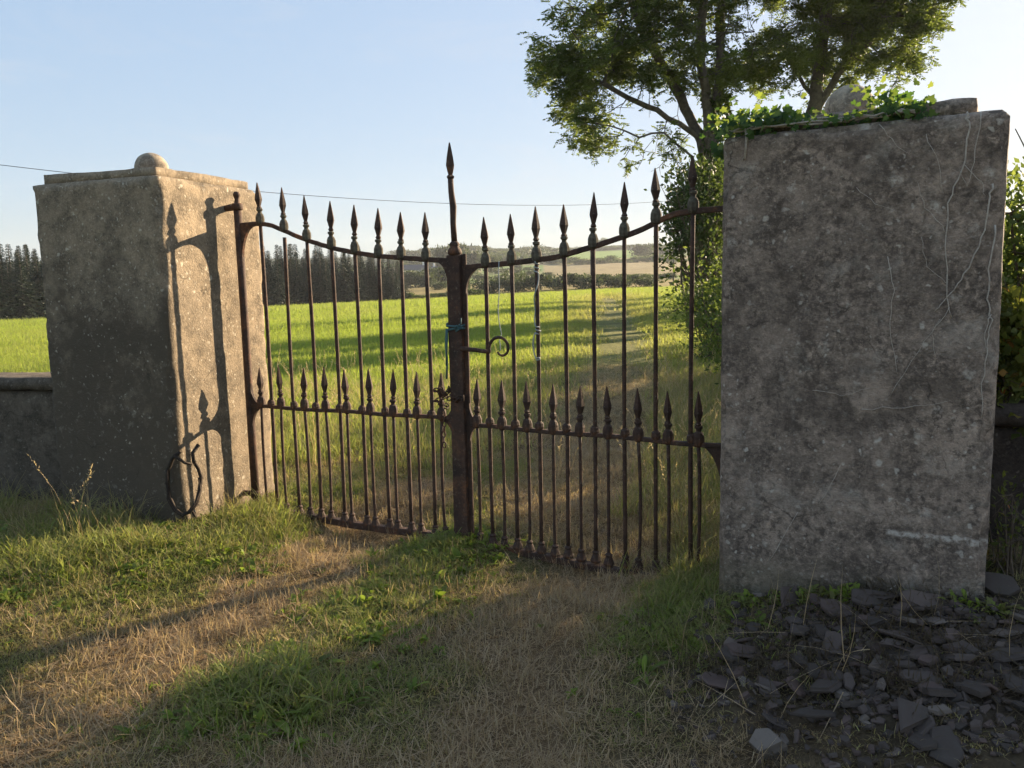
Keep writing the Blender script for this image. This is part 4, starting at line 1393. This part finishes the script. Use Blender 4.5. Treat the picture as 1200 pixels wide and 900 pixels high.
# utility poles and cable
def upole(az, d, h_, label):
    x, y = d * math.sin(R(az)), d * math.cos(R(az))
    o = empty('utility_pole', (x, y, H(x, y)))
    tag(o, label, 'pole')
    MB().tube([(0, 0, -.5), (0, 0, h_)], [.17, .13], 8).build('post', M_POLE, o, True)
    MB().box((0, -.16, h_ - .5), (1.3, .1, .12)).build('crossarm', M_POLE, o)
    for s in (-.55, 0, .55):
        MB().lathe((s, -.16, h_ - .44), [(.03, 0), (.06, .05), (.05, .16), (.02, .2)], 8).build('insulator', M_WHITE, o)
upole(5.75, 172, 9.2, 'wooden utility pole at the field edge seen through the middle of the right leaf')
upole(11.45, 182, 8.6, 'wooden utility pole at the field edge near the right pillar')
pts = []
for k in range(60):
    t = -.35 + 1.8 * k / 59
    x = -27.7 + 36.4 * t; y = 45 + 35 * t
    z = np.polyval(np.polyfit([0, .346, .616, 1.0], [8.53, 7.94, 8.06, 8.88], 2), t)
    pts.append((x, y, float(z)))
tag(MB().tube(pts, .018, 5).build('power_cable', M_WIRE, None, True), 'thin overhead power cable sagging across the sky behind the gate', 'cable')

# ------------------------------------------------------------------ slates
def slate_mesh(L, Wd, T):
    n = random.choice((4, 5, 5, 6, 7))
    an = sorted([2 * math.pi * (k + random.uniform(-.32, .32)) / n for k in range(n)])
    out = [(L / 2 * math.cos(a) * random.uniform(.75, 1.1), Wd / 2 * math.sin(a) * random.uniform(.75, 1.1)) for a in an]
    V = []
    for z, k in ((-T / 2, .97), (-T / 6, 1.02), (T / 5, 1.0), (T / 2, .94)):
        jx, jy = random.gauss(0, L * .012), random.gauss(0, L * .012)
        for x, y in out: V.append((x * k + jx + random.gauss(0, L * .006), y * k + jy + random.gauss(0, L * .006), z + random.gauss(0, T * .06)))
    F = [tuple(range(n - 1, -1, -1)), tuple(3 * n + k for k in range(n))]
    for i in range(3):
        for k in range(n):
            F.append((i * n + k, i * n + (k + 1) % n, (i + 1) * n + (k + 1) % n, (i + 1) * n + k))
    return MB().add(V, F).mesh('slate_fragment', M_SLATE)
big = [(1.17, 3.337, .17, .10, 'pointed grey slate lying apart at the left top of the slate heap'),
       (1.46, 3.15, .19, .13, 'broad dark slate leaning in the middle of the heap below the pillar'),
       (1.62, 3.06, .22, .10, 'long purple grey slate propped beside the broad slate in the heap'),
       (1.30, 3.12, .14, .12, 'rounded slate half buried left of the broad slate'),
       (1.95, 3.10, .17, .12, 'flat slate at the right of the heap below the pillar corner'),
       (1.26, 2.43, .20, .12, 'large grey slate at the bottom edge of the heap'),
       (.80, 2.43, .12, .10, 'mossy stone at the lower left of the slate heap')]
HEAPC = (1.62, 2.78)
for x, y, L_, W_, lab in big:
    o = ob('slate_fragment', slate_mesh(L_, W_, .05 if 'mossy' in lab else random.uniform(.014, .026)))
    o.location = (x, y, H(x, y) + .035)
    o.rotation_euler = (R(random.uniform(12, 34)), R(random.uniform(-14, 14)), random.uniform(-.8, .8))
    tag(o, lab, 'slate')
cnt = 0
while cnt < 270:
    x = random.gauss(1.5, .48); y = random.gauss(2.82, .34)
    if y > 3.62 - .595 * (x - .937) - .10 or y < 2.1 or x < .72 or x > 2.7: continue
    L_ = random.choice((random.uniform(.035, .08), random.uniform(.05, .11), random.uniform(.08, .18)))
    o = ob('slate_fragment', slate_mesh(L_, L_ * random.uniform(.45, .8), random.uniform(.008, .022)))
    o.location = (x, y, H(x, y) + random.uniform(.0, .04))
    o.rotation_euler = (R(random.gauss(8, 14)), R(random.gauss(0, 13)), random.uniform(0, 6.28))
    tag(o, 'small slate fragment in the dark heap below the right pillar', 'slate', 'small slates in the heap')
    cnt += 1

# ------------------------------------------------------------------ grass
def tuft(name, n, rad_, h0, h1, wd, lean, curl, mat, seed, heads=0):
    r = np.random.default_rng(seed)
    a = r.random(n) * 6.283
    rr_ = rad_ * np.sqrt(r.random(n))
    base = np.stack([rr_ * np.cos(a), rr_ * np.sin(a), np.full(n, -.01)], 1)
    h = r.uniform(h0, h1, n)
    d = r.random(n) * 6.283
    out = np.stack([np.cos(d), np.sin(d), np.zeros(n)], 1)
    side = np.stack([-np.sin(d), np.cos(d), np.zeros(n)], 1)
    tilt = np.clip(r.normal(lean, lean * .5, n), 0, 1.45)
    cl = np.clip(r.normal(curl, curl * .5, n), 0, 1.6)
    P_ = [base]; ang = tilt.copy()
    segs = 3
    for s in range(segs):
        stp = h / segs
        P_.append(P_[-1] + (out * np.sin(ang)[:, None] + np.array([0, 0, 1.]) * np.cos(ang)[:, None]) * stp[:, None])
        ang = np.minimum(ang + cl / segs * 1.4, 2.2)
    w_ = wd * r.uniform(.6, 1.3, n)[:, None]
    V = np.empty((n, 7, 3)); hh = np.empty((n, 7))
    for s in range(3):
        k = (1.0, .9, .6)[s]
        V[:, 2 * s] = P_[s] - side * w_ * k / 2
        V[:, 2 * s + 1] = P_[s] + side * w_ * k / 2
        hh[:, 2 * s:2 * s + 2] = s / 3
    V[:, 6] = P_[3]; hh[:, 6] = 1
    b = (np.arange(n) * 7)[:, None]
    q = np.concatenate([b + np.array([[0, 1, 3, 2]]), b + np.array([[2, 3, 5, 4]])])
    t = b + np.array([[4, 5, 6]])
    rnd = np.repeat(r.random(n), 7)
    V = V.reshape(-1, 3); hh = hh.ravel()
    if heads:                                                # seed heads on some stalks
        k = r.choice(n, heads, replace=False)
        m = 12
        tp = np.repeat(P_[3][k], m, 0); dr_ = np.repeat(P_[3][k] - P_[2][k], m, 0)
        u_ = np.tile(np.linspace(-.9, .35, m), heads)[:, None]
        PP = tp + dr_ * u_ * .8
        V2, q2, i2 = leaves_np(PP, unit(dr_) + r.normal(0, .35, PP.shape), np.full(len(PP), h1 * .032), .35)
        q2 = q2 + len(V)
        V = np.concatenate([V, V2]); q = np.concatenate([q, q2])
        rnd = np.concatenate([rnd, np.full(len(V2), .8)]); hh = np.concatenate([hh, np.ones(len(V2))])
    return bpy.data.objects.new(name, np_mesh(name, V, q, t, mat, {'rnd': rnd, 'hgt': hh}))

def weed(name, n, L, mat, seed):
    r = np.random.default_rng(seed)
    Vs = []; Fs = []; rn = []; hh = []
    for i in range(n):
        a = r.random() * 6.283; el = r.uniform(.3, 1.15)
        l = L * r.uniform(.6, 1.1); wv = l * r.uniform(.16, .24)
        o = np.array([math.cos(a), math.sin(a), 0]); s = np.array([-math.sin(a), math.cos(a), 0])
        p = np.array([r.normal(0, .015), r.normal(0, .015), 0]); b = len(Vs)
        for k, t in enumerate((0, .3, .6, .85, 1)):
            q = p + o * l * t * math.cos(el) + np.array([0, 0, 1]) * l * (t * math.sin(el) - .45 * t * t)
            ww = wv * (.25, .9, 1, .6, .05)[k]
            Vs += [q - s * ww / 2, q + np.array([0, 0, -.1 * ww]), q + s * ww / 2]; hh += [t * .3] * 3
        for k in range(4):
            for m in (0, 1):
                Fs.append((b + 3 * k + m, b + 3 * k + m + 1, b + 3 * k + m + 4, b + 3 * k + m + 3))
        rn += [r.random()] * 15
    return bpy.data.objects.new(name, np_mesh(name, np.array(Vs), np.array(Fs), None, mat, {'rnd': np.array(rn), 'hgt': np.array(hh)}))

def scatter(name, label, cat, protos, pts, scl, tint, tilt=.15):
    coll = bpy.data.collections.new(name + '_kinds')
    for p in protos: coll.objects.link(p)
    n = len(pts)
    me = bpy.data.meshes.new(name)
    me.vertices.add(n)
    me.vertices.foreach_set('co', np.asarray(pts, np.float32).ravel())
    def at(nm, ty, arr, key='value'):
        a = me.attributes.new(nm, ty, 'POINT')
        a.data.foreach_set(key, np.ascontiguousarray(arr).ravel())
    rot = np.stack([rng.normal(0, tilt, n), rng.normal(0, tilt, n), rng.random(n) * 6.283], 1).astype(np.float32)
    at('rot', 'FLOAT_VECTOR', rot, 'vector')
    at('scl', 'FLOAT', np.asarray(scl, np.float32))
    at('tint', 'FLOAT', np.asarray(tint, np.float32))
    at('pick', 'INT', rng.integers(0, len(protos), n).astype(np.int32))
    me.update()
    o = link(bpy.data.objects.new(name, me))
    ng = bpy.data.node_groups.new(name, 'GeometryNodeTree')
    ng.interface.new_socket('Geometry', in_out='INPUT', socket_type='NodeSocketGeometry')
    ng.interface.new_socket('Geometry', in_out='OUTPUT', socket_type='NodeSocketGeometry')
    N_ = ng.nodes
    gi = N_.new('NodeGroupInput'); go = N_.new('NodeGroupOutput')
    ip = N_.new('GeometryNodeInstanceOnPoints')
    ci = N_.new('GeometryNodeCollectionInfo')
    ci.inputs['Collection'].default_value = coll
    ci.inputs['Separate Children'].default_value = True
    ci.inputs['Reset Children'].default_value = True
    def na(nm, ty):
        q = N_.new('GeometryNodeInputNamedAttribute'); q.data_type = ty; q.inputs['Name'].default_value = nm
        return q.outputs['Attribute']
    l = ng.links.new
    l(gi.outputs[0], ip.inputs['Points'])
    l(ci.outputs[0], ip.inputs['Instance'])
    ip.inputs['Pick Instance'].default_value = True
    l(na('pick', 'INT'), ip.inputs['Instance Index'])
    l(na('rot', 'FLOAT_VECTOR'), ip.inputs['Rotation'])
    l(na('scl', 'FLOAT'), ip.inputs['Scale'])
    l(ip.outputs[0], go.inputs[0])
    md = o.modifiers.new('scatter', 'NODES')
    md.node_group = ng
    tag(o, label, cat, None, 'stuff')
    return o

def inside_pillars(x, y):
    def inb(ox, oy, ang, x0, x1, y0, y1):
        c, s = math.cos(-ang), math.sin(-ang)
        lx = (x - ox) * c - (y - oy) * s; ly = (x - ox) * s + (y - oy) * c
        return (lx > x0) & (lx < x1) & (ly > y0) & (ly < y1)
    return inb(-2.189, 5.13, math.atan2(-.336, .942), -W, 0, 0, 1.0) | inb(.937, 3.59, math.atan2(-.511, .859), 0, 1.07, 0, 1.07)

def rubble(x, y):
    return np.clip(1.35 - np.hypot((x - 1.62) / 1.15, (y - 2.75) / .80), 0, 1)

def sample(n, x0, x1, y0, y1):
    x = rng.uniform(x0, x1, n); y = rng.uniform(y0, y1, n)
    az = np.degrees(np.arctan2(x, y))
    k = (np.abs(az) < 37) & ~inside_pillars(x, y)
    return x[k], y[k]

# short turf, dry and green
TF = [tuft('turf', 54, .085, .014, .055, .0032, 1.0, .9, G_NEAR, 100 + k) for k in range(5)]
x, y = sample(30000, -4.6, 2.9, 1.9, 7.5)
keep = rng.random(len(x)) > rubble(x, y) * .93
x, y = x[keep], y[keep]
dr = dry_of(x, y)
gate_d = np.minimum(segdist(x, y, [(-1.6, 5.55), (-.5, 4.98)]), segdist(x, y, [(.0, 4.70), (.85, 4.22)]))
sc = (.75 + .5 * rng.random(len(x))) * (1.35 - .92 * dr) * np.clip(gate_d / .40, .12, 1)
scatter('short_grass', 'short mixed dry and green grass trodden flat before the gate', 'grass', TF, np.stack([x, y, hgt(x, y)], 1), sc, 1 - dr)
# straw litter lying flat
ST = [tuft('litter', 34, .09, .03, .10, .0028, 1.45, .15, G_STRAW, 140 + k) for k in range(3)]
x, y = sample(26000, -3.6, 4.2, 1.9, 15)
dr = dry_of(x, y)
keep = (rng.random(len(x)) < (dr ** 1.2) * np.clip(1.2 - y / 16, .3, 1)) & (rubble(x, y) < .5)
x, y = x[keep], y[keep]
scatter('dry_litter', 'dead straw coloured grass lying flat on the worn path', 'grass', ST, np.stack([x, y, hgt(x, y) + .012], 1), .8 + .5 * rng.random(len(x)), np.zeros(len(x)), .1)
# taller green tufts
TG = [tuft('green_tuft', 44, .075, .05, .16, .0048, .6, 1.1, G_NEAR, 160 + k) for k in range(5)]
x, y = sample(22000, -4.6, 2.6, 2.0, 7.2)
dr = dry_of(x, y)
bank = np.exp(-(segdist(x, y, [(-4.2, 4.4), (-2.6, 4.35), (-2.0, 4.75), (-1.72, 5.2)]) / .42) ** 2)
tuf = np.exp(-(np.hypot(x + 1.02, y - 2.95) / .30) ** 2) * 1.2 + np.exp(-(np.hypot(x + .75, y - 3.55) / .22) ** 2) * .6
mids = np.exp(-(segdist(x, y, [(-.45, 4.85), (-.5, 4.4), (-.7, 3.8)]) / .26) ** 2) * .8
rgt = np.exp(-(segdist(x, y, [(.95, 4.0), (.8, 3.6), (.72, 3.2)]) / .20) ** 2)
pw = np.maximum.reduce([bank, tuf, mids, rgt])
keep = (rng.random(len(x)) < pw * (1.05 - dr * .75) * np.clip((np.hypot(x + 2.06, y - 4.98) - .12) / .25, .05, 1)) & (rubble(x, y) < .55)
x, y, pw = x[keep], y[keep], pw[keep]
scatter('green_tufts', 'longer green grass on the bank and in tufts between the worn paths', 'grass', TG, np.stack([x, y, hgt(x, y)], 1), (.45 + .55 * rng.random(len(x))) * (.6 + .45 * np.clip(pw, 0, 1)) * (1 + .8 * np.exp(-(np.hypot(x + 1.0, y - 2.98) / .28) ** 2) + .45 * np.exp(-(segdist(x, y, [(-4.2, 4.3), (-2.6, 4.35), (-1.8, 5.1)]) / .35) ** 2)), np.clip(.75 + .4 * rng.random(len(x)), 0, 1.2), .2)
# rank grass around the gate foot and behind it
TK = [tuft('rank_tuft', 34, .10, .10, .34, .0045, .40, .85, G_NEAR, 180 + k) for k in range(4)]
x, y = sample(6000, -4.5, 3.2, 3.6, 13)
gate_l = segdist(x, y, [(-1.8, 5.75), (-.4, 5.0)]); gate_r = segdist(x, y, [(.98, 4.12), (1.3, 3.98)])
p = np.maximum.reduce([.5 * np.exp(-(np.hypot(x + 1.78, y - 5.42) / .2) ** 2) * 1.6, np.exp(-(gate_r / .25) ** 2),
                       .75 * (segdist(x, y, [(1.4, 5.2), (1.9, 7), (2.6, 10), (3.2, 13)]) < .75), .22 * ((y > 6.2 - .5 * x) & (segdist(x, y, PATH2) > .8) & (segdist(x, y, TRACK) > .9) & (segdist(x, y, PATH1) > .5)),
                       .6 * (np.hypot(x + 2.75, y - 4.95) < .35), .8 * np.exp(-(segdist(x, y, [(-4.4, 5.7), (-3.2, 5.35)]) / .3) ** 2)])
keep = rng.random(len(x)) < p
x, y = x[keep], y[keep]
scatter('rank_grass', 'long uncut grass growing through the gate foot and along the track edge', 'grass', TK, np.stack([x, y, hgt(x, y)], 1), .55 + .6 * rng.random(len(x)), .35 + .6 * rng.random(len(x)), .2)
# seed-head stalks
SH = [tuft('stalks', 7, .10, .35, .70, .003, .18, .45, G_STRAW, 200 + k, heads=6) for k in range(4)]
x, y = sample(1600, -4, 3.2, 5.6, 14)
p = np.maximum.reduce([.30 * np.exp(-((y - 8.2 + .5 * x) / 1.3) ** 2) * (x < .5), .35 * (segdist(x, y, [(1.6, 5.6), (2.0, 7.5), (2.5, 11)]) < .8), .10 * (y > 7)])
keep = rng.random(len(x)) < p * .8
x, y = x[keep], y[keep]
x = np.append(x, [.98, 1.12, -2.62, .9]); y = np.append(y, [4.75, 4.9, 4.72, 4.5])
scatter('seed_stalks', 'tall dry grass stalks with seed heads standing behind the gate', 'grass', SH, np.stack([x, y, hgt(x, y)], 1), .55 + .55 * rng.random(len(x)), .2 * rng.random(len(x)), .12)
# broad leaved weeds
WD = [weed('weed', 9, .17, G_NEAR, 220 + k) for k in range(4)]
x, y = sample(5200, -4.4, 1.4, 2.2, 5.4)
pw = .12 * np.exp(-(segdist(x, y, [(-4.2, 4.3), (-2.6, 4.2), (-1.9, 4.6)]) / .5) ** 2) + .35 * np.exp(-(np.hypot(x + 1.02, y - 2.95) / .24) ** 2) + .10 * np.exp(-(segdist(x, y, [(-.45, 4.7), (-.7, 3.8)]) / .3) ** 2) + .08 * np.exp(-(np.hypot(x - .6, y - 3.0) / .3) ** 2)
keep = rng.random(len(x)) < pw
x, y = x[keep], y[keep]
scatter('weeds', 'broad leaved weeds among the grass before the gate', 'weeds', WD, np.stack([x, y, hgt(x, y)], 1), .4 + .6 * rng.random(len(x)), np.full(len(x), 1.1), .15)
CL = [weed('clover', 12, .055, G_NEAR, 300 + k) for k in range(3)] + [weed('clover', 7, .085, G_NEAR, 310 + k) for k in range(2)]
x, y = sample(24000, -4.6, 1.4, 2.2, 6.0)
pw = .8 * np.exp(-(segdist(x, y, [(-4.2, 4.2), (-2.8, 4.0), (-1.9, 4.65)]) / .40) ** 2) + .8 * np.exp(-(segdist(x, y, [(-.35, 4.75), (-.55, 4.3), (-.75, 3.7), (-1.0, 3.0)]) / .26) ** 2) + .2 * np.exp(-(np.hypot(x - .6, y - 3.3) / .3) ** 2)
keep = rng.random(len(x)) < pw * (fnoise(x * 4, y * 4, 71) > .45)
x, y = x[keep], y[keep]
scatter('clover', 'small bright leafy weeds growing through the turf of the green strips', 'weeds', CL, np.stack([x, y, hgt(x, y) + .01], 1), .5 + .7 * rng.random(len(x)), .9 + .3 * rng.random(len(x)), .2)
# meadow, near part
MF = [tuft('meadow_tuft', 60, .30, .07, .20, .009, .5, .8, G_FIELD, 240 + k) for k in range(5)]
def meadow(d0, d1, n, s0):
    d = np.sqrt(rng.random(n) * (d1 * d1 - d0 * d0) + d0 * d0)
    az = np.radians(rng.uniform(-35, 17, n))
    x, y = d * np.sin(az), d * np.cos(az)
    trk = segdist(x, y, TRACK)
    k = (rng.random(n) < np.clip((trk - .55) / (1.1 + .02 * d), .02, 1)) & (d < edge_of(np.degrees(az))[0] - 1)
    x, y, d = x[k], y[k], d[k]
    return x, y, s0 * (.7 + .6 * rng.random(len(x))), trk[k]
X = []; Y = []; S_ = []; T_ = []
for a in ((7.5, 16, 6500, .85), (16, 34, 13000, 1.15), (34, 75, 15000, 1.9), (75, 185, 16000, 3.4)):
    x, y, s, tk = meadow(*a)
    X.append(x); Y.append(y); S_.append(s); T_.append(np.clip(.75 + .45 * (fnoise(x / 6, y / 6, 90) - .3) - .7 * np.exp(-(tk / (1.3 + .03 * y)) ** 2) - .3 * np.exp(-((y - 8) / 2.5) ** 2), 0, 1.2))
X = np.concatenate(X); Y = np.concatenate(Y); S_ = np.concatenate(S_); T_ = np.concatenate(T_)
scatter('meadow_grass', 'bright green grass of the open field behind the gate', 'grass', MF, np.stack([X, Y, hgt(X, Y)], 1), S_, T_, .08)
# shale chips
CH = []
for k in range(5):
    c = bpy.data.objects.new('chip', slate_mesh(.04, .026, .009)); CH.append(c)
x = rng.normal(1.55, .55, 2600); y = rng.normal(2.8, .38, 2600)
k = (y < 3.62 - .595 * (x - .937)) & (y > 1.9) & (x > .55)
x, y = x[k], y[k]
scatter('shale_chips', 'fine dark shale chips and dirt between the slates', 'rubble', CH, np.stack([x, y, hgt(x, y) + .006], 1), .4 + 1.1 * rng.random(len(x)), np.zeros(len(x)), .5)
M_DEB = mat_grass('leaf_litter', ((.05, .04, .025), (.11, .08, .045)), ((.06, .042, .026), (.17, .12, .07)), 1.0)
DB = [tuft('debris', 22, .09, .03, .11, .0034, 1.40, .3, M_DEB, 330 + k) for k in range(3)]
x = rng.normal(1.5, .55, 620); y = rng.normal(2.85, .40, 620)
k = (y < 3.60 - .595 * (x - .937)) & (y > 1.9) & (x > .55) & (fnoise(x * 4, y * 4, 88) > .44)
x, y = x[k], y[k]
scatter('dead_litter', 'brown dead grass and leaf litter caught between the slates', 'litter', DB, np.stack([x, y, hgt(x, y) + .022], 1), .6 + .7 * rng.random(len(x)), rng.random(len(x)), .25)
t_ = rng.random(90) * 1.1
x = .937 + .859 * t_ + .511 * -.0 - .04 * rng.random(90); y = 3.59 - .511 * t_ - .05 - .10 * rng.random(90) ** 2
k = fnoise(t_ * 5, t_ * 0 + 3, 91) > .42
x, y = x[k], y[k]
scatter('foot_weeds', 'small dark weeds and moss along the foot of the right pillar', 'weeds', [weed('foot_weed', 10, .07, G_NEAR, 350 + k) for k in range(3)], np.stack([x, y, hgt(x, y) + .01], 1), .6 + .9 * rng.random(len(x)), np.full(len(x), .85), .2)
# dead stalks lying over the slates
DS = [tuft('dead_stalk', 2, .10, .12, .36, .0032, 1.42, .25, G_STRAW, 260 + k) for k in range(3)]
x = rng.normal(1.4, .55, 60); y = rng.normal(2.9, .35, 60)
k = (y < 3.58 - .595 * (x - .937)) & (y > 2)
x, y = x[k], y[k]
scatter('dead_stalks', 'thin dead stalks lying over the slate heap', 'stalks', DS, np.stack([x, y, hgt(x, y) + .03], 1), .6 + .6 * rng.random(len(x)), np.zeros(len(x)), .2)

# ------------------------------------------------------------------ air
hz = NT('air')
pv = hz.n('ShaderNodeVolumePrincipled')
pv.inputs['Color'].default_value = (.92, .95, 1.0, 1)
pv.inputs['Density'].default_value = .00020
pv.inputs['Anisotropy'].default_value = .2
hz.l(pv.outputs[0], hz.out.inputs['Volume'])
tag(MB().box((0, 0, 30), (2700, 2700, 90)).build('haze', hz.m), kind='stuff')
